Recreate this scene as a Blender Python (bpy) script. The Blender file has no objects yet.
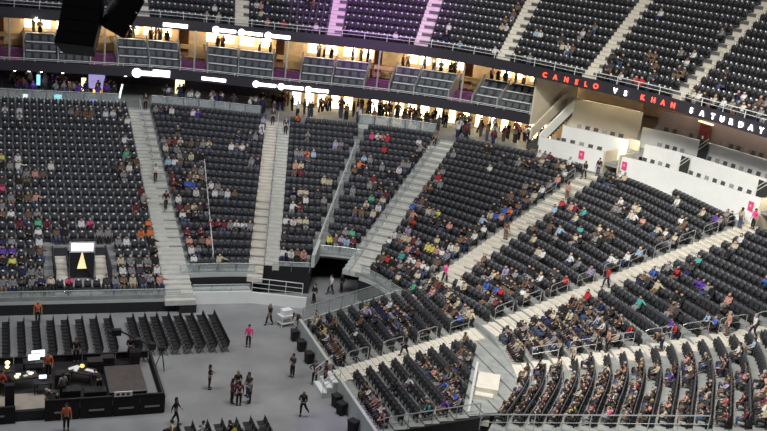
import math, random
# ---------------------------------------------------------------- plan of the bowl (metres)
def ZR(r): return 1.3 + .3125*r                       # floor level of bowl row r
AIS = {0:((-9.0,68.2),(-9.4,97.3)), 1:((12.4,67.9),(12.8,97.0)), 2:((18.4,67.9),(25.6,93.2)),
       3:((24.0,66.5),(40.7,86.9)), 4:((25.3,60.9),(50.5,75.4)), 5:((27.3,56.1),(52.5,58.4)),
       6:((25.6,51.8),(54.1,43.3)), 7:((21.3,46.6),(44.8,28.6))}
def apt(k, r):
    (x0,y0),(x1,y1) = AIS[k]; t = r/24.0
    return (x0+(x1-x0)*t, y0+(y1-y0)*t)
def adir(k):
    (x0,y0),(x1,y1) = AIS[k]; dx,dy = x1-x0, y1-y0; L = math.hypot(dx,dy)
    return (dx/L, dy/L)
def bez(k, r, t):                                     # row r of the block between aisle k and k+1
    p = apt(k,r); q = apt(k+1,r); a = adir(k); b = adir(k+1)
    ta = (a[1],-a[0]); tb = (b[1],-b[0])
    L = math.hypot(q[0]-p[0], q[1]-p[1])/3.0
    if k == 5:                                        # this block has nearly straight rows
        u = ((q[0]-p[0])/(3*L), (q[1]-p[1])/(3*L))
        ta = (.3*ta[0]+.7*u[0], .3*ta[1]+.7*u[1]); tb = (.3*tb[0]+.7*u[0], .3*tb[1]+.7*u[1])
    c1 = (p[0]+ta[0]*L, p[1]+ta[1]*L); c2 = (q[0]-tb[0]*L, q[1]-tb[1]*L)
    u = 1-t; w = (u*u*u, 3*u*u*t, 3*u*t*t, t*t*t)
    return tuple(w[0]*p[i]+w[1]*c1[i]+w[2]*c2[i]+w[3]*q[i] for i in (0,1))
def bw(s, r):                                         # the same with one running parameter s = block + t
    k = min(6, int(math.floor(s))); return bez(k, r, s-k)
def outw(s, r):                                       # unit outward direction in plan
    e = .01; a = bw(max(0,s-e), r); b = bw(min(7,s+e), r)
    dx,dy = b[0]-a[0], b[1]-a[1]; L = math.hypot(dx,dy)
    return (-dy/L, dx/L)
def rowlen(k, r, n=24):
    P = [bez(k,r,i/n) for i in range(n+1)]
    return sum(math.dist(P[i],P[i+1]) for i in range(n))
R0 = {0:0, 1:2, 2:3, 3:3, 4:4, 5:4, 6:4}              # first row of each block
STEP = {6:.77}                                        # closer rows at the bottom right
def rows(k):
    st = STEP.get(k,1.0); return [R0[k]+st*n for n in range(int(((26 if k in (4,5) else 24)-R0[k])/st+.001))]
VOM_X = (3.95, 7.65); VOM_R = (1, 4)                  # doorway through the far left block
GAPS = {2:(.5,)}                  # slim mid rails
def WR(s):                                            # the back wall of the right blocks steps away towards the middle right aisle
    return max(0.0, min(1.9, (s-4.1)*2.1))
def bowl_seats():
    out = []                                          # (block,row,seat,x,y,z,angle)
    for k in range(7):
        for n_, r in enumerate(rows(k)):
            rr = r+.72*STEP.get(k,1); L = rowlen(k, rr); mg = 1.15 if k != 0 else 1.1
            sp = .62 if k == 0 else .50
            ml = mg
            if k == 6: mg = .85
            n = int((L-2*mg)/sp)
            for i in range(n):
                t = (mg+(i+.5)*(L-2*mg)/n)/L
                if any(abs(t-g)*L < .33 for g in GAPS.get(k,())): continue
                if k == 4 and r >= 24 and r+1 > 24.15+WR(4+t): continue
                if k == 2 and r < 5 and t > .47: continue
                x,y = bez(k, rr, t)
                if k == 0:
                    if x < -1.5: continue
                    if VOM_R[0] <= r <= VOM_R[1] and VOM_X[0]-.4 < x < VOM_X[1]+.4: continue
                if y < 31 or (k == 5 and x > 54): continue
                d = outw(k+t, rr)
                out.append((k, n_, i, x, y, ZR(r), math.atan2(d[1],d[0])-math.pi/2))
    return out
# retractable stand on the floor's right edge: straight rows
RX0, RTR, RNUM = 20.25, .90, 12
def rz(j): return 1.0+.128*j
def r_mid(x): return 54.1+(x-19.5)*.2                 # aisle through it
def r_top(x): return 62.3+(x-20.3)*.27
def r_bot(x): return 47.0-(x-20.3)*.05
def retract_seats():
    out = []
    for j in range(RNUM):
        x = RX0+RTR*(j+.72)
        for b,(y0,y1) in enumerate(((r_mid(x)+1.0, r_top(x)-.5), (r_bot(x)+.4, r_mid(x)-1.0))):
            if b == 1: y0 = max(y0, 48.0+(x-25.9)*1.7)
            n = int((y1-y0)/.52)
            for i in range(n):
                y = y1-(i+.5)*(y1-y0)/n
                out.append((7+b, j, i, x, y, rz(j), -math.pi/2))
    return out
# upper deck: its front edge stands a little further in above the loges
RUT = ((0,25.0),(1.2,25.0),(1.6,25.2),(2.1,25.2),(2.745,24.9),(3.2,24.1),(3.6,22.9),(3.9,22.3),(4.2,22.2),(4.5,23.0),(4.75,23.8),(5,24.3),(7,24.6))
def RU(s):
    for (a,u),(b,v) in zip(RUT, RUT[1:]):
        if s <= b: return u+(v-u)*max(0.0,(s-a))/(b-a)
    return RUT[-1][1]
def ur(s, n): return RU(s)+.55+n*.78
def uz(n): return 17.0+.66*n
UN = 15
US = (1.02,1.70,2.27,2.76,3.28,3.885,4.45)              # aisles (running parameter)
def upper_seats():
    out = []
    ed = (0.3,)+US+(5.15,5.9)
    for b in range(len(ed)-1):
        for n in range(UN):
            s0, s1 = ed[b], ed[b+1]; q = 16
            P = [bw(s0+(s1-s0)*i/q, ur(s0+(s1-s0)*i/q, n+.7)) for i in range(q+1)]
            L = sum(math.dist(P[i],P[i+1]) for i in range(q)); mg = .75
            m = int((L-2*mg)/.54)
            for i in range(m):
                f = (mg+(i+.5)*(L-2*mg)/m)/L; s = s0+(s1-s0)*f
                x,y = bw(s, ur(s,n+.7)); d = outw(s, ur(s,n+.7))
                out.append((20+b, n, i, x, y, uz(n), math.atan2(d[1],d[0])-math.pi/2))
    return out
CROWD = {(0,0):"13a 14a 15d 16a 17n 18e 20p 24d 25a 26h 27e 28d 29a 30s",
(0,1):"15n 16a 17a 26w 27a 28d 29k 30w",
(0,2):"13k 14y 15k 26e 27a 28d 29a 30k",
(0,3):"13u 14u 16d 17h 30k",
(0,4):"13n 14a 17w 26a 27w 30k",
(0,5):"16k 17w 19h 20k 24a 25a 29o 30o",
(0,6):"15m 17g 18m 20k 22w 23p 30o",
(0,7):"13h 14w 16h 17a",
(0,8):"13a 29m 30k",
(0,9):"14a 15k 16h 17s 30a",
(0,10):"13p 30m",
(0,11):"13d 15k 16h",
(0,12):"16a 17s 18h 28a",
(0,13):"13k 14a 15w 19w 27d 28h 29w",
(0,14):"13y 15w 29d 30h",
(0,15):"29g",
(0,17):"29w",
(0,20):"16w 31w",
(0,21):"14w 16w 23a 24h 25h 26h 28w 29w 30k",
(1,0):"0w 4e",
(1,1):"0w 1a",
(1,2):"0s 2h 3s",
(1,3):"0m 2m",
(1,4):"4m 5m 6m 7a 8w 9w 10a",
(1,5):"0w 1k 2d",
(1,6):"0m 1h 2e 3d 4k",
(1,7):"0w",
(1,8):"3w 4d 6w 7a 8w 9h",
(1,9):"0m 1k 2b 3b 5k 6w 7a",
(1,10):"0m 2k 3h 4e 5h",
(1,11):"4h 5a",
(1,12):"0l 1w 2h",
(1,13):"2a 3d 4e 5k 6k 14a 15k",
(1,14):"0e 2a",
(1,15):"0a 1h 2m 3e 5h 6d 7a 8e 12w 13a 14w 15d",
(1,17):"3d 14d 16d 17a",
(1,18):"19w",
(1,19):"5k 19w",
(1,20):"0a 1d 2k 3w 7w 8u 20v",
(2,0):"0w 1w 2h 3s",
(2,2):"0d 7y 8h 9v 10l 11m",
(2,3):"9a 10g",
(2,4):"0w 1w 2e 3e",
(2,6):"1w 2m 11h 12h 14e",
(2,7):"2k 3w 6a 13e 15w",
(2,8):"1n 2e 3e 5d 14g 16e",
(2,9):"11a 17m",
(2,10):"6e 7e 14a 15d 16k 18d",
(2,11):"1h 2m 15m",
(2,12):"1s 2e 11h 12k 13d 17k 18k",
(2,13):"3h 12o 16a 19w",
(2,14):"1a 2a 3o 4l 13l 14a 20a 21a",
(2,15):"22k",
(2,16):"8v 9a 17r 23k",
(2,17):"3a 24a",
(2,18):"15p 16w 17s 18r 24w",
(2,20):"1o 2a",
(3,0):"1k 6e",
(3,1):"1h 2r 3k 4k 5a 6d 7d 8k 9e",
(3,2):"4t 6w 7w 8s 9w 10w",
(3,3):"0w 4s 5n 6m 10h",
(3,4):"0w 1a 2e 3e 4m 5a 7y 8y 9s 10w 11a",
(3,5):"2v 8e 10k 11w 12e",
(3,6):"2r 12h 13d",
(3,7):"1s 5k 6d 7k 8s 11k 12d 13w",
(3,8):"0b 3e 4a 5y 13d 14w",
(3,9):"0n 1h 2d 13l",
(3,10):"14e 15b 16s",
(3,11):"0h 1h 14k 16b 17o",
(3,12):"2a 14k 15k 16k 17h",
(3,13):"1r 15h 18h",
(3,14):"1a 17h 19e",
(3,15):"17a 18d 19k 20w",
(3,16):"9w 21a",
(3,17):"1a 22s",
(3,18):"10k 13a 14d 15k 16k 22w",
(3,19):"6k 7k 17e 18d 20h 21e 22k 23d",
(3,20):"16w 17a 18m 22w",
(4,1):"1w 2e 7k 8a 9m 10k",
(4,2):"4k 5b 7b 8r",
(4,3):"3k 4e 5h 7k 8k 9d 10d 11w 12e",
(4,4):"0h 5v 6k 7a 10h 11d",
(4,5):"8k 9k 11w 14k",
(4,6):"12d 13d 15r",
(4,7):"6e 7w",
(4,8):"3e 12w 14a 17v",
(4,9):"1h 6a",
(4,10):"3h 5l 9e 10k 18w 19w",
(4,11):"8t 12a 13k 20w",
(4,12):"0l 5e 11e 13h 14h 21l",
(4,13):"0r 2s 3m 5t",
(4,15):"9a 10a 11k 13e 14w 16s 20e 22w 24e",
(4,16):"9w 12e 13e 25k",
(4,17):"22w 23h",
(4,18):"2k 3k 4k",
(4,19):"3w 4e 18w 24e 27u 28a",
(4,20):"28a 29k",
(5,0):"1a 2k 4d 5e 6a 7k",
(5,1):"1k 2a 3k 4a 5e 6k 7k 8k",
(5,2):"1k 2e 3k 4a 6n 7a 8k 9a",
(5,3):"1k 2e 3h 5k 6d 7k 8d 9e 10k",
(5,4):"1k 2k 3e 4h 5k 6d 7d 8k 9a 10k",
(5,5):"0k 1h 2h 4h 5k 6l 7d 8w 10d 11e",
(5,6):"0r 3d 4n 6k 7k 8h 11r",
(5,8):"6t 13u 14r",
(5,9):"10h 11d",
(5,10):"1h 2d 4e 8k 9k 15l 16b",
(5,11):"1b 15k 16h",
(5,12):"1a 3r 7u 8u 9a 10k 13s",
(5,13):"3d",
(5,14):"2t",
(5,15):"12b",
(5,16):"3k",
(5,17):"2e",
(5,18):"1w",
(6,0):"0k 1h 2e 5d 6b 7d 8k 9a 10k 11d 12e 13d",
(6,1):"0k 1k 5w 6h 7k 8d 9k 10n 11k 12d 13d",
(6,2):"0a 1k 5k 6k 7k 8d 9n 10n 11k 12m 13k 14k",
(6,3):"5d 6d 7d 8d 9k 10w 11n 12k 13d 14n 15m",
(6,4):"0d 4k 5h 6v 7k 8m 9k 10e 11a 12d 13d 14y 15k",
(6,5):"4e 5h 6k 7k 8k 9d 10e 11k 12k 13k 14k 15p 16k",
(6,6):"4k 5m 6d 7e 8d 9a 10k 11n 12d 13w 14k 15k 16e 17p",
(6,7):"4d 5k 6k 7d 8h 9h 10r 11e 12k 13h 14k 15k 16k 17h 18k",
(6,8):"5h 6e 13d 14k 15k 16k 17s 18k",
(6,9):"6k 7k 8k 9u 15k 16h 17s 19e",
(6,10):"4k 5s 7e 8e 9m 10d 16s 17k 20d",
(6,11):"5d 6d 13k 14d 15e 16a 17d 20k",
(6,12):"6d 7d 8h 12h 14v 17a 18r 20k 21m",
(6,13):"4w 5d 10k 11u 12s 13k 18m 22m",
(6,14):"3l 13a 14s 15k 16s 17d 18d 19m 20h 21w 22e",
(7,0):"0w 1e 2k 3k 4y 5e 6w 7d 8h 9h 10h 11h",
(7,1):"3h",
(7,2):"7w",
(7,3):"5h",
(7,4):"2e 3v 6n",
(7,5):"2k 3n 4n 5n 6n 8k 9n 10n",
(7,6):"3w 5d 6n 7k 8k 9k 10d",
(7,7):"6k 7k 12k",
(7,9):"0g",
(7,10):"1a 2k 3s 8h 9k 10h 11k 12b",
(7,11):"0k 1h 2m 3k 4d 5e 6d 7k 8e 10a 11e 12e",
(8,0):"4k 5w 6a 7s 8h 9w 10s",
(8,2):"5k",
(8,3):"5w 10d 11t",
(8,4):"12u",
(8,5):"2k 3h 4d 5s 6d 7h 8b 9a 10h 11b 12a",
(8,6):"6h 7a 8h 9k",
(8,7):"5d",
(8,8):"2h 3d 4a",
(8,9):"0h",
(21,0):"9a 11e",
(21,1):"11w",
(22,0):"3s 6r 8d 11w",
(22,1):"2e",
(22,2):"1w 2s 3n",
(22,3):"10k 11h",
(23,0):"0k 9w",
(24,0):"5l 12w",
(24,1):"2k",
(24,2):"2w",
(24,3):"12e 13w",
(24,4):"12h",
(24,5):"13h",
(24,6):"13h",
(25,0):"1k 3a",
(25,2):"8e 9w 10h",
(25,3):"2l 3w 7d",
(25,4):"10w 11d",
(25,5):"12a",
(26,0):"1k 3k 4w 6d 7r 8r 10n",
(26,1):"1d 4k 9d",
(26,2):"0d 2k 8h 12d 13h",
(26,3):"6h 7h 13w",
(26,4):"11a 13w",
(26,7):"15a",
(26,8):"3w",
(27,0):"1e 2w 3k 5e 7w 8a 9d 10w 11k 12d 13a 14k 15h 16d",
(27,1):"8n 9w 12h 13a",
(27,2):"4k",
(27,3):"3d"}
import bpy, bmesh
import numpy as np
from mathutils import Vector, Matrix
random.seed(11)
SC = bpy.context.scene
COL = SC.collection
# ---------------------------------------------------------------- materials
MATS = {}
def mat(name, col, rough=.6, metal=0, emit=0, noise=0, scale=4, alpha=1, ecol=None, spec=.5):
    if name in MATS: return MATS[name]
    m = bpy.data.materials.new(name); m.use_nodes = True
    nt = m.node_tree; b = nt.nodes['Principled BSDF']
    b.inputs['Base Color'].default_value = (*col,1)
    b.inputs['Roughness'].default_value = rough
    b.inputs['Metallic'].default_value = metal
    b.inputs['Specular IOR Level'].default_value = spec
    if emit:
        b.inputs['Emission Color'].default_value = (*(ecol or col),1)
        b.inputs['Emission Strength'].default_value = emit
    if alpha < 1: b.inputs['Alpha'].default_value = alpha
    if noise:
        tc = nt.nodes.new('ShaderNodeTexCoord'); n = nt.nodes.new('ShaderNodeTexNoise')
        n.inputs['Scale'].default_value = scale; n.inputs['Detail'].default_value = 5
        r = nt.nodes.new('ShaderNodeValToRGB')
        r.color_ramp.elements[0].position = .32; r.color_ramp.elements[1].position = .7
        r.color_ramp.elements[0].color = tuple(c*(1-noise) for c in col)+(1,)
        r.color_ramp.elements[1].color = tuple(min(1,c*(1+noise)) for c in col)+(1,)
        nt.links.new(tc.outputs['Object'], n.inputs['Vector'])
        nt.links.new(n.outputs['Fac'], r.inputs['Fac']); nt.links.new(r.outputs['Color'], b.inputs['Base Color'])
    MATS[name] = m
    return m
M_FLOOR = mat('floor_concrete', (.26,.265,.27), .42, noise=.2, scale=.35)
M_TREAD = mat('terrace_concrete', (.27,.28,.27), .8, noise=.15, scale=1.5)
M_STEP = mat('aisle_concrete', (.62,.58,.50), .75, noise=.08, scale=2)
M_PARA = mat('parapet_concrete', (.46,.49,.47), .7, noise=.07, scale=1)
M_WHITE = mat('white_wall_paint', (.80,.81,.79), .6, noise=.03, scale=1)
M_BEIGE = mat('beige_wall_panel', (.62,.55,.43), .6, noise=.04, scale=1)
M_BROWN = mat('brown_wall_panel', (.30,.225,.195), .6, noise=.06, scale=2)
M_BLACK = mat('black_paint', (.012,.012,.014), .6)
M_DRAPE = mat('black_drape', (.014,.014,.016), .9, noise=.3, scale=6)
M_FASCIA = mat('ribbon_board_black', (.03,.028,.036), .4)
M_SEAT = mat('seat_plastic', (.068,.070,.082), .55)
M_SEATPAN = mat('seat_cushion', (.022,.023,.028), .7)
M_HIGHLIGHT = mat('seat_highlight', (.95,.95,1), .4)  # pale dots that paint the glint on top of each seat back
M_ARM = mat('seat_metal', (.03,.03,.033), .5, .3)
M_METAL = mat('brushed_rail', (.55,.57,.57), .35, .6)
M_WMETAL = mat('white_rail', (.72,.74,.72), .5)
M_DMETAL = mat('dark_metal', (.04,.04,.045), .45, .5)
M_GLASS = mat('green_tinted_glass', (.60,.68,.66), .12, alpha=.3)
M_DARKW = mat('concourse_dark_wall', (.035,.032,.042), .8, noise=.2, scale=1)
M_WARMW = mat('lounge_wall', (.55,.42,.28), .7, noise=.2, scale=.9)
M_CEIL = mat('slab_soffit', (.06,.055,.06), .9)
M_LEDGE = mat('drink_rail_ledge', (.80,.84,.86), .4)
M_CLUB = mat('club_seat_fabric', (.075,.09,.10), .7)
M_PURPLE = mat('purple_light_tint', (.14,.035,.12), .95, noise=.25, scale=3)  # purple light on the club stairs, painted as their colour
M_LED = mat('white_led', (1,.95,1), .5, emit=5, ecol=(1,.93,1))
M_LEDR = mat('red_led', (1,.12,.06), .5, emit=3.2, ecol=(1,.05,.03))
M_WARML = mat('warm_lamp', (1,.8,.5), .5, emit=5, ecol=(1,.78,.45))
M_DOWNL = mat('white_lamp', (1,1,1), .5, emit=14, ecol=(1,.95,1))
M_DOORL = mat('lit_doorway', (1,.9,.6), .5, emit=1.6, ecol=(1,.9,.55))
M_LILAC = mat('lilac_screen', (.5,.45,.9), .4, emit=.6, ecol=(.5,.45,.9))
M_CYAN = mat('cyan_glow', (.3,.9,1), .4, emit=1.2, ecol=(.3,.85,1))
M_BLUE = mat('blue_screen', (.15,.2,1), .4, emit=1.0, ecol=(.15,.2,1))
M_SCREEN = mat('monitor_screen', (.8,.9,1), .3, emit=1.6, ecol=(.85,.92,1))
M_AMBER = mat('amber_lamp', (1,.6,.15), .4, emit=1.8, ecol=(1,.55,.12))
M_YELL = mat('yellow_lamp', (1,.85,.5), .4, emit=1.6, ecol=(1,.82,.45))
M_PINK = mat('pink_sign', (.75,.06,.22), .5)
M_REDP = mat('dark_red_panel', (.20,.03,.03), .5, noise=.4, scale=4)
M_DECK = mat('stage_deck_wood', (.085,.07,.068), .6, noise=.18, scale=3)
M_TAN = mat('tan_floor_mat', (.34,.30,.25), .8, noise=.1, scale=2)
M_PAPER = mat('white_paper', (.85,.85,.85), .7)
M_CHAIR = mat('folding_chair_black', (.014,.014,.015), .6)
M_SPK = mat('speaker_black', (.011,.010,.013), .55)
M_GRILL = mat('speaker_grille', (.018,.017,.02), .7, noise=.3, scale=30)
M_CART = mat('white_cart', (.7,.72,.7), .5)
# ---------------------------------------------------------------- mesh helpers
class MB:
    def __init__(s): s.v=[]; s.f=[]; s.m=[]
    def quad(s, a,b,c,d, m=0):
        i=len(s.v); s.v+= [tuple(a),tuple(b),tuple(c),tuple(d)]; s.f.append((i,i+1,i+2,i+3)); s.m.append(m)
    def hexa(s, P, m=0):                              # 8 points: bottom ring, top ring
        i=len(s.v); s.v+=[tuple(p) for p in P]
        for f in ((3,2,1,0),(4,5,6,7),(0,1,5,4),(1,2,6,5),(2,3,7,6),(3,0,4,7)):
            s.f.append(tuple(i+k for k in f)); s.m.append(m)
    def box(s, x0,x1,y0,y1,z0,z1, m=0):
        s.hexa([(x0,y0,z0),(x1,y0,z0),(x1,y1,z0),(x0,y1,z0),(x0,y0,z1),(x1,y0,z1),(x1,y1,z1),(x0,y1,z1)], m)
    def tube(s, pts, r, n=6, m=0, caps=True):
        pts=[Vector(p) for p in pts]; rings=[]
        for i,p in enumerate(pts):
            d=(pts[min(i+1,len(pts)-1)]-pts[max(i-1,0)]).normalized()
            u=d.cross(Vector((0,0,1)))
            if u.length<.01: u=d.cross(Vector((1,0,0)))
            u.normalize(); w=d.cross(u)
            i0=len(s.v); rr = r[i] if isinstance(r,(list,tuple)) else r
            for k in range(n):
                a=2*math.pi*k/n; s.v.append(tuple(p+u*math.cos(a)*rr+w*math.sin(a)*rr))
            rings.append(i0)
        for a,b in zip(rings,rings[1:]):
            for k in range(n):
                s.f.append((a+k,a+(k+1)%n,b+(k+1)%n,b+k)); s.m.append(m)
        if caps:
            s.f.append(tuple(rings[0]+k for k in range(n))[::-1]); s.m.append(m)
            s.f.append(tuple(rings[-1]+k for k in range(n))); s.m.append(m)
    def prism(s, poly, z0, z1, m=0):
        n=len(poly); i=len(s.v)
        s.v+=[(p[0],p[1],z0) for p in poly]+[(p[0],p[1],z1) for p in poly]
        s.f.append(tuple(range(i+n-1,i-1,-1))); s.m.append(m)
        s.f.append(tuple(range(i+n,i+2*n))); s.m.append(m)
        for k in range(n):
            s.f.append((i+k,i+(k+1)%n,i+n+(k+1)%n,i+n+k)); s.m.append(m)
    def ellip(s, c, rx, ry, rz, n=8, k=5, m=0):
        i=len(s.v)
        for a in range(1,k):
            t=math.pi*a/k
            for b in range(n):
                p=2*math.pi*b/n
                s.v.append((c[0]+rx*math.sin(t)*math.cos(p), c[1]+ry*math.sin(t)*math.sin(p), c[2]+rz*math.cos(t)))
        top=len(s.v); s.v.append((c[0],c[1],c[2]+rz)); s.v.append((c[0],c[1],c[2]-rz))
        for a in range(k-2):
            for b in range(n):
                s.f.append((i+a*n+b, i+(a+1)*n+b, i+(a+1)*n+(b+1)%n, i+a*n+(b+1)%n)); s.m.append(m)
        for b in range(n):
            s.f.append((top, i+b, i+(b+1)%n)); s.m.append(m)
            s.f.append((top+1, i+(k-2)*n+(b+1)%n, i+(k-2)*n+b)); s.m.append(m)
    def data(s, name, mats):
        me=bpy.data.meshes.new(name); me.from_pydata(s.v,[],s.f)
        for m in (mats if isinstance(mats,(list,tuple)) else [mats]): me.materials.append(m)
        if any(s.m): me.polygons.foreach_set('material_index', s.m)
        me.update()
        bm=bmesh.new(); bm.from_mesh(me); bmesh.ops.recalc_face_normals(bm, faces=bm.faces); bm.to_mesh(me); bm.free()
        return me
    def obj(s, name, mats, parent=None, bevel=0):
        return link(name, s.data(name, mats), parent, bevel)
def link(name, me, parent=None, bevel=0):
    o=bpy.data.objects.new(name, me); COL.objects.link(o)
    if parent: o.parent=parent
    if bevel:
        b=o.modifiers.new('bevel','BEVEL'); b.width=bevel; b.segments=2; b.limit_method='ANGLE'
    return o
def tag(o, label=None, cat=None, group=None, kind=None):
    if label: o['label']=label
    if cat: o['category']=cat
    if group: o['group']=group
    if kind: o['kind']=kind
    return o
def thing(name, label, cat, loc=(0,0,0), rz=0, group=None):
    o=bpy.data.objects.new(name,None); COL.objects.link(o); o.empty_display_size=.2
    o.location=loc; o.rotation_euler=(0,0,rz)
    return tag(o,label,cat,group)
def struct(o): o['kind']='structure'; return o
def copy_tree(o, parent=None):
    c=o.copy(); COL.objects.link(c)
    if parent: c.parent=parent
    for ch in list(o.children): copy_tree(ch,c)
    return c
ONES='zero first second third fourth fifth sixth seventh eighth ninth tenth eleventh twelfth thirteenth fourteenth fifteenth sixteenth seventeenth eighteenth nineteenth'.split()
def nth(n):
    if n<20: return ONES[n]
    t={20:'twent',30:'thirt',40:'fort',50:'fift'}[n//10*10]
    return t+'ieth' if n%10==0 else t+'y-'+ONES[n%10]
# curved strip wall between two running parameters
def arc_pts(s0,s1,r,n=None):
    n=n or max(2,int(abs(s1-s0)*14))
    return [bw(s0+(s1-s0)*i/n, r(s0+(s1-s0)*i/n) if callable(r) else r)+(outw(s0+(s1-s0)*i/n, 24),) for i in range(n+1)]
def strip(mb, s0,s1,r,z0,z1,th=.2,n=None,m=0,zf=None):  # wall of thickness th growing outward
    A=arc_pts(s0,s1,r,n)
    N=len(A)-1; zf=lambda z,i: z(s0+(s1-s0)*i/N) if callable(z) else z
    for i,((x0,y0,d0),(x1,y1,d1)) in enumerate(zip(A,A[1:])):
        a0,a1,b0,b1=zf(z0,i),zf(z0,i+1),zf(z1,i),zf(z1,i+1)
        mb.hexa([(x0,y0,a0),(x1,y1,a1),(x1+d1[0]*th,y1+d1[1]*th,a1),(x0+d0[0]*th,y0+d0[1]*th,a0),
                 (x0,y0,b0),(x1,y1,b1),(x1+d1[0]*th,y1+d1[1]*th,b1),(x0+d0[0]*th,y0+d0[1]*th,b0)],m)
def slab(mb, s0,s1,ra,rb,z0,z1,n=None,m=0):
    n=n or max(2,int(abs(s1-s0)*14))
    for i in range(n):
        a=s0+(s1-s0)*i/n; b=s0+(s1-s0)*(i+1)/n
        A,B=bw(a,ra(a) if callable(ra) else ra),bw(b,ra(b) if callable(ra) else ra)
        C,D=bw(b,rb(b) if callable(rb) else rb),bw(a,rb(a) if callable(rb) else rb)
        f=lambda z,s: z(s) if callable(z) else z
        mb.hexa([(*A,f(z0,a)),(*B,f(z0,b)),(*C,f(z0,b)),(*D,f(z0,a)),(*A,f(z1,a)),(*B,f(z1,b)),(*C,f(z1,b)),(*D,f(z1,a))],m)
# ---------------------------------------------------------------- setting: floor, terraces, stairs, slabs
M_STEP2 = mat('aisle_concrete_pale', (.55,.55,.50), .75, noise=.08, scale=2)
mb=MB(); mb.box(-18,30,30,100,-.3,0); struct(mb.obj('floor', M_FLOOR))
mb=MB(); mb.box(-60,110,-10,170,-1.2,-.9); struct(mb.obj('trim_1', M_BLACK))
def terrace(k):
    mb=MB(); n=16; st=STEP.get(k,1.0)
    for r in rows(k):
        z=ZR(r)
        for i in range(n):
            t0,t1=i/n,(i+1)/n
            if k==2 and r<5 and t0>=.5: continue
            if k==4 and r>=24 and r+1>24.3+WR(4+t1): continue
            a,b=bez(k,r,t0),bez(k,r,t1); c,d=bez(k,r+st,t1),bez(k,r+st,t0)
            if k==0 and VOM_R[0]<=r<=VOM_R[1]:
                # doorway: cut exactly at its two side walls
                segs=[]
                for xa,xb in ((min(a[0],b[0]),VOM_X[0]),(VOM_X[1],max(a[0],b[0]))):
                    lo,hi=max(min(a[0],b[0]),xa),min(max(a[0],b[0]),xb)
                    if hi-lo>.001: segs.append((lo,hi))
                for lo,hi in segs:
                    fa=(lo-a[0])/(b[0]-a[0]); fb=(hi-a[0])/(b[0]-a[0])
                    L=lambda p,q,f:(p[0]+(q[0]-p[0])*f,p[1]+(q[1]-p[1])*f)
                    A,B,C,D=L(a,b,fa),L(a,b,fb),L(d,c,fb),L(d,c,fa)
                    mb.hexa([(*A,z-.35),(*B,z-.35),(*C,z-.35),(*D,z-.35),(*A,z),(*B,z),(*C,z),(*D,z)])
                continue
            mb.hexa([(*a,z-.35),(*b,z-.35),(*c,z-.35),(*d,z-.35),(*a,z),(*b,z),(*c,z),(*d,z)])
    return struct(mb.obj('seating_terrace', M_TREAD))
for k in range(7): terrace(k)
# front walls under the lowest rows
def front(k,r,t0,t1,z0,z1,m,name,th=.2,out=-.02):
    mb=MB(); n=10
    P=[bez(k,r,t0+(t1-t0)*i/n) for i in range(n+1)]
    for i in range(n):
        d0=outw(k+t0+(t1-t0)*i/n,r); d1=outw(k+t0+(t1-t0)*(i+1)/n,r)
        p,q=P[i],P[i+1]; a=lambda p,d,o:(p[0]+d[0]*o,p[1]+d[1]*o)
        A,B,C,D=a(p,d0,out),a(q,d1,out),a(q,d1,out+th),a(p,d0,out+th)
        mb.hexa([(*A,z0),(*B,z0),(*C,z0),(*D,z0),(*A,z1),(*B,z1),(*C,z1),(*D,z1)])
    return struct(mb.obj(name,m))
front(0,0,0,1,.75,.98,M_PARA,'wall_far')
mb=MB(); mb.box(11.3,13.5,67.85,69.1,.6,1.2); mb.box(11.3,13.5,67.45,67.85,.6,.98); struct(mb.obj('stair_landing', M_STEP2))
mb=MB(); mb.box(12.35,13.55,67.4,67.85,0,.6); struct(mb.obj('trim_9', M_DRAPE))
front(0,0,0,.99,0,.74,M_DRAPE,'trim_2',out=-.06)
front(1,2,0,1,0,1.6,M_BLACK,'wall_far_inner')
front(1,2,.02,.93,1.6,1.95,M_PARA,'trim_3')
front(2,3,0,.5,0,2.2,M_BLACK,'wall_tunnel_left')
front(2,5,.5,1,2.3,2.6,M_PARA,'trim_4')
front(3,3,0.06,.96,0,1.65,M_BLACK,'wall_tunnel_right')
front(3,3,0.06,.96,1.65,1.95,M_PARA,'trim_5',th=.25,out=-.05)
front(4,4,0,1,0,2.5,M_PARA,'wall_corner')
front(5,4,0,1,0,2.5,M_PARA,'wall_right_lower')
front(6,4,0,1,0,2.5,M_PARA,'wall_right_front')
# tunnel under block 2: side walls, ceiling, back
mb=MB()
p5a,p5b=bez(2,5,.5),bez(2,5,1.0); d=outw(2.7,5); dep=13
q5a=(p5a[0]+d[0]*dep,p5a[1]+d[1]*dep); q5b=(p5b[0]+d[0]*dep,p5b[1]+d[1]*dep)
f3=bez(2,3,.5)
def wall2(mb,p,q,z0,z1,th=.15):
    L=math.dist(p,q); nx,ny=-(q[1]-p[1])/L*th,(q[0]-p[0])/L*th
    mb.hexa([(*p,z0),(*q,z0),(q[0]+nx,q[1]+ny,z0),(p[0]+nx,p[1]+ny,z0),(*p,z1),(*q,z1),(q[0]+nx,q[1]+ny,z1),(p[0]+nx,p[1]+ny,z1)])
wall2(mb,f3,q5a,0,2.75); wall2(mb,q5b,p5b,0,2.5); wall2(mb,q5a,q5b,0,3)
mb.hexa([(*p5a,2.35),(*p5b,2.35),(*q5b,2.35),(*q5a,2.35),(*p5a,2.44),(*p5b,2.44),(*q5b,2.44),(*q5a,2.44)])
struct(mb.obj('wall_tunnel', M_BLACK))
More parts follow.
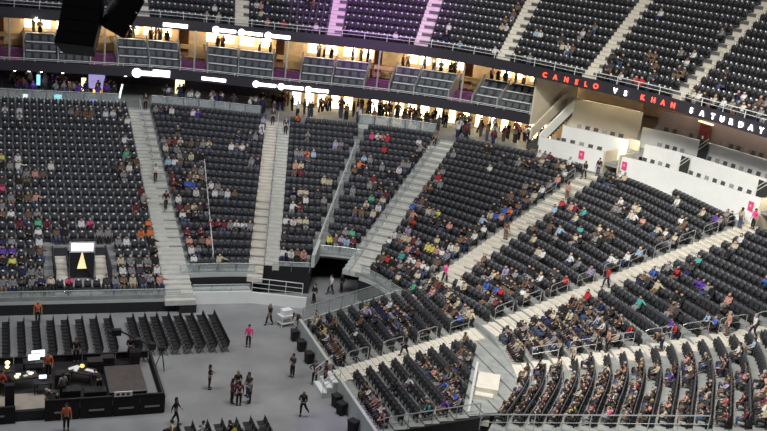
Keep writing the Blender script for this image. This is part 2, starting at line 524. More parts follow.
mb=MB(); mb.hexa([(f3[0],f3[1],2.2),(p5a[0],p5a[1],2.2),(p5a[0]+.25,p5a[1]-.1,2.2),(f3[0]+.25,f3[1]-.1,2.2),(f3[0],f3[1],3.2),(p5a[0],p5a[1],3.8),(p5a[0]+.25,p5a[1]-.1,3.8),(f3[0]+.25,f3[1]-.1,3.2)])
struct(mb.obj('trim_6', M_PARA))
# doorway through the far left block, a short flight of steps on either side of it
x0,x1=VOM_X; xa,xb=4.9,6.6; y0=bez(0,VOM_R[0],.9)[1]; yh=bez(0,VOM_R[1]+1,.9)[1]; y1=y0+9
mb=MB(); mb.box(x0-.1,x0,y0,yh,0,ZR(5)+.1); mb.box(x1,x1+.1,y0,yh,0,ZR(5)+.1); mb.box(x0,xa,yh-1.2,yh-1.1,0,ZR(6)); mb.box(xb,x1,yh-1.2,yh-1.1,0,ZR(6))
mb.box(xa-.1,xa,y0+1.4,y1,0,ZR(6)-.36); mb.box(xb,xb+.1,y0+1.4,y1,0,ZR(6)-.36); mb.box(xa,xb,y1,y1+.1,0,4)
struct(mb.obj('wall_doorway', M_DARKW))
mb=MB(); mb.box(xa,xb,y0,y1,1.2,1.55); mb.box(x0,xa,y0,y0+.3,1.2,1.55); mb.box(xb,x1,y0,y0+.3,1.2,1.55); struct(mb.obj('floor_doorway', M_TREAD))
for sx in (x0+.03, xb+.13):
    mb=MB()
    for i in range(6):
        yy=y0+.3+i*.62; mb.box(sx,sx+.86,yy,yy+.62,1.2,1.62+.19*i)
    struct(mb.obj('stair_flight', M_STEP))
# aisle stairs
def aisle(k, ra, rb, hw, off=0, m=None):
    mb=MB(); d=adir(k); tx,ty=d[1],-d[0]
    n=int(round((rb-ra)*2))
    for i in range(n):
        a=apt(k,ra+i/2); b=apt(k,ra+(i+1)/2); z=ZR(ra)+.156*i+.03+(0.1 if i%2 else 0)*0
        P=[(a[0]+tx*(off-hw),a[1]+ty*(off-hw)),(a[0]+tx*(off+hw),a[1]+ty*(off+hw)),(b[0]+tx*(off+hw),b[1]+ty*(off+hw)),(b[0]+tx*(off-hw),b[1]+ty*(off-hw))]
        mb.hexa([(*p,z-.42) for p in P]+[(*p,z) for p in P])
    return struct(mb.obj('aisle_stair', m or M_STEP))
aisle(1,0,24,.98,m=M_STEP2)
aisle(2,1.5,24,.58,-.6); aisle(2,3,24,.55,.62,m=M_STEP2)
aisle(3,3,24,.75,.3,m=M_STEP2); aisle(3,3,24,.28,-.78,m=M_PARA)
aisle(4,2,24,.95); aisle(5,4,26,.95); aisle(6,4,24,.95)
aisle(7,4,22,.9,.95,m=M_PARA)
mb=MB(); A,B=apt(7,2.5),apt(7,20); d=adir(7); t=(d[1],-d[0]); w=4
mb.hexa([(A[0]+t[0]*1.8,A[1]+t[1]*1.8,0),(B[0]+t[0]*1.8,B[1]+t[1]*1.8,0),(B[0]+t[0]*w,B[1]+t[1]*w,0),(A[0]+t[0]*w,A[1]+t[1]*w,0),
 (A[0]+t[0]*1.8,A[1]+t[1]*1.8,1.9),(B[0]+t[0]*1.8,B[1]+t[1]*1.8,5.2),(B[0]+t[0]*w,B[1]+t[1]*w,5.2),(A[0]+t[0]*w,A[1]+t[1]*w,1.9)])
struct(mb.obj('wall_near', M_TREAD))
# retractable stand
mb=MB()
for j in range(RNUM):
    x=RX0+RTR*j
    mb.hexa([(x,r_bot(x),rz(j)-.2),(x+RTR,r_bot(x+RTR),rz(j)-.2),(x+RTR,r_top(x+RTR),rz(j)-.2),(x,r_top(x),rz(j)-.2),
             (x,r_bot(x),rz(j)),(x+RTR,r_bot(x+RTR),rz(j)),(x+RTR,r_top(x+RTR),rz(j)),(x,r_top(x),rz(j))])
struct(mb.obj('seating_terrace', M_TREAD))
mb=MB()
for i in range(RNUM*2):
    x=RX0+RTR*i/2-.3; ym=r_mid(x); z=rz(0)+.064*i+.05
    mb.box(x,x+RTR/2,ym-.85,ym+.85,z-.25,z)
struct(mb.obj('aisle_stair', M_STEP))
mb=MB(); mb.box(19.75,19.95,46.5,53.2,0,1.4); mb.box(19.75,19.95,55.2,62.4,0,1.4)
struct(mb.obj('wall_floor_right', M_PARA))
mb=MB(); mb.hexa([(19.95,62.2,0),(28.0,64.4,0),(28.0,64.55,0),(19.95,62.35,0),(19.95,62.2,1.3),(28.0,64.4,2.5),(28.0,64.55,2.5),(19.95,62.35,1.3)])
struct(mb.obj('wall_retractable_side', M_PARA))
mb=MB(); mb.hexa([(20.0,46.9,0),(26.3,46.6,0),(26.3,46.5,0),(20.0,46.8,0),(20.0,46.9,1.0),(26.3,46.6,1.7),(26.3,46.5,1.7),(20.0,46.8,1.0)])
struct(mb.obj('wall_retractable_near', M_DRAPE))
# landing and steps at the foot of the lowest right aisle
def ln(u,v): return (28.15-.5*u+.866*v, 50.9-.866*u-.5*v)
def lbox(mb,u0,u1,v0,v1,z0,z1):
    P=[ln(u0,v0),ln(u1,v0),ln(u1,v1),ln(u0,v1)]; mb.hexa([(*p,z0) for p in P]+[(*p,z1) for p in P])
mb=MB(); lbox(mb,0,2.3,0,1.35,2.0,2.45)
for i in range(4): lbox(mb,2.3+.5*i,2.8+.5*i,0,1.1,1.0,2.45-.28*(i+1))
struct(mb.obj('stair_landing', M_STEP))
mb=MB(); P=[ln(-.4,-.25),ln(4.6,-.25),ln(4.6,-.1),ln(-.4,-.1)]
mb.hexa([(*p,0) for p in P]+[(*P[0],2.9),(*P[1],1.7),(*P[2],1.7),(*P[3],2.9)])
struct(mb.obj('wall_landing', M_PARA))
# low rink wall and white parapet in front of the tunnel
mb=MB(); P=[(13.3,69.0),(17.9,68.85),(21.8,67.4)]
wall2(mb,P[0],P[1],0,.95,.25); wall2(mb,P[1],P[2],0,.85,.25)
struct(mb.obj('wall_rink', M_WHITE))
mb=MB(); mb.box(13.3,17.9,69.1,69.9,.6,1.0); struct(mb.obj('trim_7', M_PARA))
# concourse slab, club slab, upper slab
S_END=3.5
mb=MB(); slab(mb,.1,6.2,24.0,36,8.45,8.79); struct(mb.obj('floor_concourse', M_TREAD))
mb=MB(); slab(mb,.1,S_END,24.95,36,11.75,12.3); struct(mb.obj('floor_club', M_CEIL))
mb=MB(); strip(mb,.1,S_END,24.75,11.6,12.5,.25); struct(mb.obj('fascia_lower', M_FASCIA))
mb=MB(); slab(mb,.1,6.1,lambda s:RU(s)+.1,38,16.4,16.7); struct(mb.obj('ceiling', M_CEIL))
mb=MB(); strip(mb,.1,6.1,lambda s:RU(s),16.35,17.3,.25); struct(mb.obj('fascia_upper', M_FASCIA))
mb=MB(); strip(mb,.1,2.0,34,8.7,11.8,.3); struct(mb.obj('wall_concourse_left', M_DARKW))
mb=MB(); strip(mb,2.0,S_END+.2,34,8.7,11.8,.3); struct(mb.obj('wall_concourse_right', M_WARMW))
mb=MB(); strip(mb,.1,S_END+.4,33.5,12.2,16.5,.3); struct(mb.obj('wall_club_back', M_WARMW))
mb=MB(); strip(mb,3.7,6,37,12.2,16.5,.3); struct(mb.obj('wall_lobby', M_WARMW))
# grey walls behind the top rows
mb=MB(); strip(mb,.1,.92,24.05,8.3,9.0,.3); struct(mb.obj('wall_top_left', M_PARA))
mb=MB(); strip(mb,1.09,1.87,24.05,8.3,9.1,.3); struct(mb.obj('wall_top_centre', M_PARA))
mb=MB(); strip(mb,2.47,2.93,24.05,8.3,9.2,.3); struct(mb.obj('wall_top_corner', M_PARA))
# upper deck terraces
mb=MB(); n=90
for i in range(n):
    s0=.2+5.8*i/n; s1=.2+5.8*(i+1)/n
    for q in range(UN):
        a,b=bw(s0,ur(s0,q)),bw(s1,ur(s1,q)); c,d=bw(s1,ur(s1,q+1)),bw(s0,ur(s0,q+1)); z=uz(q)
        mb.hexa([(*a,z-.6),(*b,z-.6),(*c,z-.6),(*d,z-.6),(*a,z),(*b,z),(*c,z),(*d,z)])
struct(mb.obj('seating_terrace', mat('upper_concrete',(.10,.10,.105),.8,noise=.15,scale=1.5)))
for s in US+(5.15,):
    mb=MB(); d=outw(s,26); t=(d[1],-d[0])
    for i in range(UN*2):
        a,b=bw(s,ur(s,i/2)),bw(s,ur(s,i/2+.5)); z=uz(0)+.33*i+.04; h=.68
        P=[(a[0]-t[0]*h,a[1]-t[1]*h),(a[0]+t[0]*h,a[1]+t[1]*h),(b[0]+t[0]*h,b[1]+t[1]*h),(b[0]-t[0]*h,b[1]-t[1]*h)]
        mb.hexa([(*p,z-.6) for p in P]+[(*p,z) for p in P])
    struct(mb.obj('aisle_stair', M_STEP))
# white tiers of loge boxes on the right
T1=((3.60,4.02),(4.13,4.975),(5.14,6.0))
off=lambda r:(lambda s: r+WR(s))
zo=lambda z:(lambda s: z+.3125*WR(s))
mb=MB()
for a,b in T1: strip(mb,a,b,off(24.25),8.5,zo(10.8),.25)
struct(mb.obj('wall_loge_lower', M_WHITE))
mb=MB(); slab(mb,3.62,6,off(24.4),off(26.5),zo(9.6),zo(9.85)); slab(mb,3.66,6,off(26.5),off(28.6),zo(10.6),zo(10.95)); slab(mb,3.7,6,off(28.6),38,zo(11.5),zo(12.0)); struct(mb.obj('floor_loge', M_TREAD))
mb=MB(); strip(mb,3.67,4.07,off(26.3),9.6,zo(11.85),.25); strip(mb,4.17,6,off(26.3),9.6,zo(11.85),.25); struct(mb.obj('wall_loge_middle', M_WHITE))
mb=MB(); strip(mb,4.07,6,off(28.4),10.8,zo(12.85),.25); struct(mb.obj('wall_loge_upper', M_WHITE))
mb=MB(); strip(mb,3.63,4.05,28.4,10.8,14.15,.3); struct(mb.obj('wall_loge_beige', M_BEIGE))
mb=MB(); strip(mb,4.07,6,off(30.8),12.0,zo(14.2),.3); struct(mb.obj('wall_loge_brown', M_BROWN))
# beige passage walls where the aisles meet the loges
for s in (4.03,4.12,4.985,5.13):
    mb=MB(); a,b=bw(s,24.3+WR(s)),bw(s,29+WR(s)); wall2(mb,a,b,8.6,10.85+.3125*WR(s),.15); struct(mb.obj('wall_passage', M_BEIGE))
mb=MB(); strip(mb,4.03,4.12,27,8.6,11.9,.15); strip(mb,4.985,5.13,off(27),8.6,zo(11.9),.15); struct(mb.obj('wall_passage_back', M_BEIGE))
# end wall of the club level with its sloping stair
mb=MB(); a,b=bw(3.51,24.9),bw(3.60,31); wall2(mb,a,b,11.6,16.4,.2); struct(mb.obj('wall_club_end', M_BEIGE))
a,b=bw(3.525,24.5),bw(3.60,28.6)
mb=MB(); w=(.9,-.35)
mb.hexa([(a[0],a[1],10.3),(b[0],b[1],13.4),(b[0]+.15,b[1]-.05,13.4),(a[0]+.15,a[1]-.05,10.3),(a[0],a[1],11.4),(b[0],b[1],14.7),(b[0]+.15,b[1]-.05,14.7),(a[0]+.15,a[1]-.05,11.4)])
struct(mb.obj('wall_stair_inner', M_BEIGE))
mb=MB(); c,e=bw(3.585,24.5),bw(3.655,28.4)
mb.hexa([(c[0],c[1],9.9),(e[0],e[1],13.0),(e[0]+.15,e[1]-.05,13.0),(c[0]+.15,c[1]-.05,9.9),(c[0],c[1],11.0),(e[0],e[1],14.2),(e[0]+.15,e[1]-.05,14.2),(c[0]+.15,c[1]-.05,11.0)])
struct(mb.obj('wall_stair_outer', M_WHITE))
Q=lambda f:(c[0]+(e[0]-c[0])*f,c[1]+(e[1]-c[1])*f)
mb=MB()
for i in range(14):
    f=i/14; g=(i+1)/14
    p=(a[0]+(b[0]-a[0])*f,a[1]+(b[1]-a[1])*f); q=(a[0]+(b[0]-a[0])*g,a[1]+(b[1]-a[1])*g); z=9.9+3.1*f
    mb.hexa([(*p,z-.4),(*q,z-.4),(*Q(g),z-.4),(*Q(f),z-.4),(*p,z),(*q,z),(*Q(g),z),(*Q(f),z)])
struct(mb.obj('stair_flight', M_CEIL))
# dark shell of the hall far behind
mb=MB(); strip(mb,0,6.6,44,5,34,.4,n=40); struct(mb.obj('wall_hall', M_BLACK))
# ---------------------------------------------------------------- stadium seats
BLOCK = {0:'far left block',1:'far centre block',2:'tunnel block',3:'corner block',4:'middle right block',
         5:'curved right block',6:'bottom right block',7:'stand beside tunnel rail',8:'stand below gate steps'}
def seat_back_mb():
    mb=MB(); prof=[(-.228,.42),(.228,.42),(.235,.78),(.215,.87),(.15,.90),(-.15,.90),(-.215,.87),(-.235,.78)]
    def P(y0,l): return [(x,y0+(z-.4)*l,z) for x,z in prof]
    A=P(-.055,.16); B=P(.0,.16); i=0; n=8
    mb.v+=A+B; mb.f.append(tuple(range(n-1,-1,-1))[::-1]); mb.m.append(0); mb.f.append(tuple(range(n,2*n))[::-1]); mb.m.append(0)
    for k in range(n): mb.f.append((k,k+n,(k+1)%n+n,(k+1)%n)); mb.m.append(0)
    return mb
def seat_pan_mb(up=True):
    mb=MB()
    if up: mb.hexa([(-.21,-.20,.36),(.21,-.20,.36),(.21,-.09,.36),(-.21,-.09,.36),(-.20,-.17,.74),(.20,-.17,.74),(.20,-.07,.74),(-.20,-.07,.74)])
    else: mb.hexa([(-.21,-.50,.38),(.21,-.50,.38),(.21,-.06,.36),(-.21,-.06,.36),(-.21,-.50,.45),(.21,-.50,.45),(.21,-.06,.44),(-.21,-.06,.44)])
    return mb
def seat_arm_mb(sx):
    mb=MB(); x=sx*.243
    mb.box(x-.014,x+.014,-.34,-.02,.56,.59); mb.box(x-.012,x+.012,-.10,-.03,.0,.57); return mb
def highlight_mb():
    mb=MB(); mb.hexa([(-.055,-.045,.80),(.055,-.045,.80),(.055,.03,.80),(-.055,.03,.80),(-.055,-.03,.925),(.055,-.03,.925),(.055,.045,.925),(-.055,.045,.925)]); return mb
SEATS=bowl_seats()+retract_seats()
UPS=upper_seats()
OCC={}
for (b,r),t in CROWD.items():
    for it in t.split(): OCC[(b,r,int(it[:-1]))]=it[-1]
CAM=Vector((0,0,29))
FX,CX,CY=1007.28,383.5,215.5
RC=Matrix(((0.9332323,0.0019617,-0.3592681),(-0.3427317,0.3047974,-0.8886133),(0.1077608,0.9524152,0.2851191)))
def proj(p):
    q=RC.transposed()@(Vector(p)-CAM); return (CX+FX*q.x/-q.z, CY-FX*q.y/-q.z, -q.z)
def seen(p, mg=2):
    u,v,d=proj(p); return -mg<u<767+mg and -mg<v<431+mg
near=[s for s in SEATS if s[:3] not in OCC and seen((s[3],s[4],s[5]+.7),-1)]
near.sort(key=lambda s:(Vector((s[3],s[4],s[5]+.6))-CAM).length)
IND={s[:3] for s in near[:300]}
d_back=seat_back_mb().data('backrest',M_SEAT); d_pan=seat_pan_mb().data('seat_pan',M_SEATPAN)
d_arm=[seat_arm_mb(k).data('armrest',M_ARM) for k in (-1,1)]
proto=None; cnt=0
for s in near[:300]:
    if proto is None:
        proto=thing('stadium_seat','x','seat')
        link('backrest',d_back,proto); link('seat_pan',d_pan,proto); [link('armrest',a,proto) for a in d_arm]; o=proto
    else: o=copy_tree(proto)
    o.location=s[3:6]; o.rotation_euler=(0,0,s[6])
    row=s[1]+1
    o['label']='empty black seat, %s from left in %s row, %s'%(nth(s[2]+1),nth(row),BLOCK[s[0]])
    o['group']='empty black seats of the nearer blocks'
def batch(parts, places):                            # many copies in one mesh: parts = [(MB, material)], places = (x,y,z,angle)
    V=[];F=[];MI=[];mats=[m for _,m in parts]; off=0
    bv=[];bf=[];bm_=[]
    for i,(mb,m) in enumerate(parts):
        o=len(bv); bv+=mb.v; bf+=[tuple(k+o for k in f) for f in mb.f]; bm_+=[i]*len(mb.f)
    bv=np.array(bv,float); nv=len(bv)
    tot=np.array([len(f) for f in bf]); flat=np.array([k for f in bf for k in f])
    P=np.array(places,float); c,s=np.cos(P[:,3]),np.sin(P[:,3])
    X=P[:,0,None]+c[:,None]*bv[None,:,0]-s[:,None]*bv[None,:,1]
    Y=P[:,1,None]+s[:,None]*bv[None,:,0]+c[:,None]*bv[None,:,1]
    Z=P[:,2,None]+bv[None,:,2]
    co=np.stack([X,Y,Z],2).reshape(-1,3); N=len(P)
    loops=(flat[None,:]+np.arange(N)[:,None]*nv).ravel()
    totals=np.tile(tot,N); starts=np.concatenate([[0],np.cumsum(totals)[:-1]])
    return co,loops,totals,starts,np.tile(np.array(bm_),N),mats
def mesh_from(name,co,loops,totals,starts,mi,mats):
    me=bpy.data.meshes.new(name)
    me.vertices.add(len(co)); me.vertices.foreach_set('co',co.ravel())
    me.loops.add(len(loops)); me.loops.foreach_set('vertex_index',loops.astype(np.int32))
    me.polygons.add(len(totals)); me.polygons.foreach_set('loop_start',starts.astype(np.int32))
    try: me.polygons.foreach_set('loop_total',totals.astype(np.int32))
    except Exception: pass
    for m in mats: me.materials.append(m)
    me.polygons.foreach_set('material_index',mi.astype(np.int32)); me.update(calc_edges=True); me.validate()
    return me
def merge(items):
    co=[];lo=[];to=[];mi=[];mats=[];off=0
    for a in items:
        co.append(a[0]); lo.append(a[1]+off); off+=len(a[0]); to.append(a[2])
        idx=[]
        for m in a[5]:
            if m not in mats: mats.append(m)
            idx.append(mats.index(m))
        mi.append(np.array(idx)[a[4]])
    to=np.concatenate(to); st=np.concatenate([[0],np.cumsum(to)[:-1]])
    return np.concatenate(co),np.concatenate(lo),to,st,np.concatenate(mi),mats
def fixn(mb):
    me=mb.data('t',M_SEAT); r=MB(); r.v=[tuple(v.co) for v in me.vertices]; r.f=[tuple(p.vertices) for p in me.polygons]; r.m=[0]*len(r.f)
    bpy.data.meshes.remove(me); return r
B,PU,PD,A0,A1,HL=[fixn(x) for x in (seat_back_mb(),seat_pan_mb(),seat_pan_mb(False),seat_arm_mb(-1),seat_arm_mb(1),highlight_mb())]
rest=[s for s in SEATS if s[:3] not in IND]
e=[s[3:7] for s in rest if s[:3] not in OCC and s[0]!=0]; e0=[s[3:7] for s in rest if s[:3] not in OCC and s[0]==0]; f=[s[3:7] for s in rest if s[:3] in OCC]
u=[s[3:7] for s in UPS if s[:3] not in OCC]; uo=[s[3:7] for s in UPS if s[:3] in OCC]
body=[(B,M_SEAT),(A0,M_ARM),(A1,M_ARM)]
its=[batch(body+[(PU,M_SEATPAN)],e),batch(body+[(PU,M_SEATPAN),(HL,M_HIGHLIGHT)],e0+u),batch(body+[(PD,M_SEATPAN)],f+uo)]
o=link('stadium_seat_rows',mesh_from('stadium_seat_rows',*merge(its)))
tag(o,'rows upon rows of black tip-up seats filling the far stands and upper deck','seats',kind='stuff')
# ---------------------------------------------------------------- folding chairs on the floor
def fc_parts():
    b=MB(); b.hexa([(-.22,.17,.48),(.22,.17,.48),(.22,.20,.48),(-.22,.20,.48),(-.21,.22,.84),(.21,.22,.84),(.21,.25,.84),(-.21,.25,.84)])
    s=MB(); s.box(-.22,.22,-.22,.18,.43,.48)
    fr=MB()
    for x in (-.225,.225):
        fr.tube([(x,-.24,0),(x,.19,.5),(x,.25,.86)],.014,5); fr.tube([(x,.26,0),(x,-.18,.44)],.014,5)
    fr.tube([(-.225,-.20,.05),(.225,-.20,.05)],.01,5); fr.tube([(-.225,.23,.06),(.225,.23,.06)],.01,5)
    return b,s,fr
b,s_,fr=fc_parts(); db=b.data('backrest',M_CHAIR); ds=s_.data('seat',M_CHAIR); df=fr.data('frame',M_DMETAL)
fproto=None
def folding(x,y,lab,grp):
    global fproto
    if fproto is None:
        fproto=thing('folding_chair','x','chair'); link('backrest',db,fproto); link('seat',ds,fproto); link('frame',df,fproto); o=fproto
    else: o=copy_tree(fproto)
    o.location=(x,y,0); o.rotation_euler=(0,0,-PI/2); o['label']=lab; o['group']=grp; return o
PI=math.pi
FLOOR_SIT=[]
for blk,xs,ya,yb,n,desc in (('A',[.58+.93*i for i in range(8)],60.75,65.7,10,'floor group behind the stage'),
                     ('B',[8.62+.81*i for i in range(8)],60.75,65.7,10,'floor group right of the crane'),
                     ('C',[9.2+.83*i for i in range(7)],44.5,50.1,11,'floor group at bottom edge')):
    for i,x in enumerate(xs):
        for j in range(n):
            y=yb-(yb-ya)*j/(n-1)
            if blk=='C' and not seen((x,y,.9)): continue
            folding(x,y,'black folding chair, %s from far end, %s row, %s'%(nth(j+1),nth(i+1),desc),'folding chairs on the arena floor')
# ---------------------------------------------------------------- rails
def guard(name,label,cat,pts,h=1.05,step=1.6,glass=True,m=None,group=None,bars=1):
    m=m or M_METAL; pts=[Vector(p) for p in pts]
    L=[0]
    for a,b in zip(pts,pts[1:]): L.append(L[-1]+(b-a).length)
    def at(d):
        for i in range(len(pts)-1):
            if d<=L[i+1]+1e-6: return pts[i].lerp(pts[i+1],(d-L[i])/max(1e-6,L[i+1]-L[i]))
        return pts[-1]
    n=max(1,round(L[-1]/step)); P=[at(L[-1]*i/n) for i in range(n+1)]; up=Vector((0,0,h))
    r=thing(name,label,cat,tuple(P[0]),group=group); o0=Vector(P[0])
    mb=MB(); mb.tube([p+up-o0 for p in P],.035,6); mb.obj('top_rail',m,r)
    for q in range(1,bars):
        mb=MB(); mb.tube([p+up*(q/bars)-o0 for p in P],.022,5); mb.obj('mid_rail',m,r)
    for p in P:
        mb=MB(); p=p-o0; mb.tube([p,p+up],.028,5); mb.obj('post',m,r)
    if glass:
        for p,q in zip(P,P[1:]):
            d=(q-p).normalized()*.06; p,q=p+d-o0,q-d-o0; nn=Vector((-(q-p).y,(q-p).x,0)).normalized()*.008; a,b=Vector((0,0,.1)),up*.93
            mb=MB(); mb.hexa([p+a-nn,q+a-nn,q+a+nn,p+a+nn,p+b-nn,q+b-nn,q+b+nn,p+b+nn]); mb.obj('glass_panel',M_GLASS,r)
    return r
def row_pts(k,r,t0,t1,z,n=6,out=0):
    R=[]
    for i in range(n+1):
        t=t0+(t1-t0)*i/n; p=bez(k,r,t); d=outw(k+t,r); R.append((p[0]+d[0]*out,p[1]+d[1]*out,z))
    return R
guard('guard_rail','grey rail along the front parapet of the far left block','railing',row_pts(0,0,.35,1,.98,7,.05),.72)
guard('guard_rail','glass rail in front of the far centre block left of the twin stairs','railing',row_pts(1,2,.05,.9,1.95,4),.72)
guard('guard_rail','glass rail on the black tunnel wall right of the twin stairs','railing',row_pts(2,3,.1,.49,1.75,3),.8)
guard('guard_rail','glass rail over the mouth of the black tunnel','railing',row_pts(2,5,.51,.95,2.6,4),.75)
guard('guard_rail','glass rail at the foot of the corner block right of the tunnel','railing',row_pts(3,3,.08,.9,1.95,4,.05),.8)
guard('guard_rail','long glass rail sloping up from the floor beside the tunnel','railing',[(20.0,62.27,1.3),(27.2,64.25,2.4)],1.0,1.1)
guard('guard_rail','grey rail at the near side of the retractable stand','railing',[(20.4,46.85,1.1),(26.2,46.55,1.75)],.9,1.5,glass=False,bars=2)
guard('guard_rail','glass rail on the low wall behind the right floor chairs','railing',[(13.5,69.1,.95),(17.8,68.95,.95)],.55,1.4)
guard('ramp_fence','white three-bar fence in front of the tunnel','fence',[(17.95,68.95,.85),(21.5,67.6,.8)],1.15,1.3,glass=False,m=M_WMETAL,bars=3)
guard('guard_rail','metal rail along the bottom edge of the picture by the bottom right block','railing',[(*apt(7,3.6),2.5),(*apt(7,13),5.45)],.95,1.5,glass=False,bars=2)
guard('guard_rail','glass rail on the platform above the far left block','railing',row_pts(0,24.15,.1,.92,9.0,6),1.0)
guard('guard_rail','glass rail on the platform above the far centre block','railing',row_pts(1,24.15,.09,.87,9.1,5),.9)
guard('guard_rail','glass rail on the platform above the block left of the corner stairs','railing',row_pts(2,24.15,.47,.93,9.2,5),.95)
guard('guard_rail','white double rail on the edge of the club level','railing',[(*bw(.1+(S_END-.1)*i/30,24.85),12.5) for i in range(31)],.28,2.6,glass=False,m=M_WMETAL,bars=2)
guard('guard_rail','thin white rail on the front edge of the upper deck','railing',[(*bw(.3+5.7*i/40,RU(.3+5.7*i/40)+.15),17.3) for i in range(41)],.62,2.2,glass=False,m=M_WMETAL,bars=2)
# stair handrails: each short loop stands by itself beside its aisle
def loop_rail(base,dirv,dz,n_th,desc):
    r=thing('stair_handrail','short metal handrail, %s up from the floor, beside %s'%(nth(n_th),desc),'handrail',base,0,'handrails beside the right aisles')
    d=Vector((dirv[0],dirv[1],dz)); mb=MB(); q=[Vector((0,0,0)),Vector((0,0,.9)),d*.12+Vector((0,0,.97)),d*.88+Vector((0,0,.97)),d+Vector((0,0,.9)),d]
    mb.tube(q,.03,6); mb.obj('rail_loop',M_METAL,r)
    mb=MB(); mb.tube([Vector((0,0,.5)),d+Vector((0,0,.5))],.022,5); mb.obj('mid_bar',M_METAL,r)
for k,desc,r_a,r_b,st in ((5,'the middle right aisle',5,24,2.1),(6,'the lowest right aisle',5,17,1.9)):
    d=adir(k); t=(-d[1],d[0]); i=0; r=r_a
    while r<r_b:
        p=apt(k,r); q=apt(k,r+1.35)
        loop_rail((p[0]+t[0]*1.02,p[1]+t[1]*1.02,ZR(r)),(q[0]-p[0],q[1]-p[1]),ZR(1.35)-ZR(0),i+1,desc); r+=st; i+=1
for i in range(4):
    x=21+2.6*i; y=r_mid(x)+.92; loop_rail((x,y,rz(0)+.128*(x-RX0)/RTR),(1.5,.3),.2,i+1,'the steps of the retractable stand')
for i,r in enumerate((18.5,21)):
    d=adir(4); t=(-d[1],d[0]); p=apt(4,r); q=apt(4,r+1.4)
    loop_rail((p[0]+t[0]*1.02,p[1]+t[1]*1.02,ZR(r)),(q[0]-p[0],q[1]-p[1]),ZR(1.4)-ZR(0),i+1,'second right aisle top')
def long_rail(label,k,off,ra,rb,h=.9):
    d=adir(k); t=(d[1],-d[0]); P=[(apt(k,r)[0]+t[0]*off,apt(k,r)[1]+t[1]*off,ZR(r)+.2) for r in (ra,rb)]
    return guard('stair_handrail',label,'handrail',P,h,2.4,glass=False,bars=1,group=None)
long_rail('centre handrail up the far left stairs',1,.0,14,23.5)
long_rail('centre handrail between the twin far stairs',2,.02,3,23.5)
long_rail('handrail along the left lane of the corner stairs',3,-.48,4,23)
def mid_rail(label,k,t,ra,rb):
    P=[(*bez(k,r,t),ZR(r)) for r in (ra,(ra+rb)/2,rb)]
    guard('aisle_rail',label,'handrail',P,.8,2.2,glass=False,m=M_WMETAL,bars=2)
mid_rail('slim rail dividing the far centre block',1,.43,3,15)
mid_rail('slim white rail dividing the block left of the tunnel',2,.5,5.3,20)
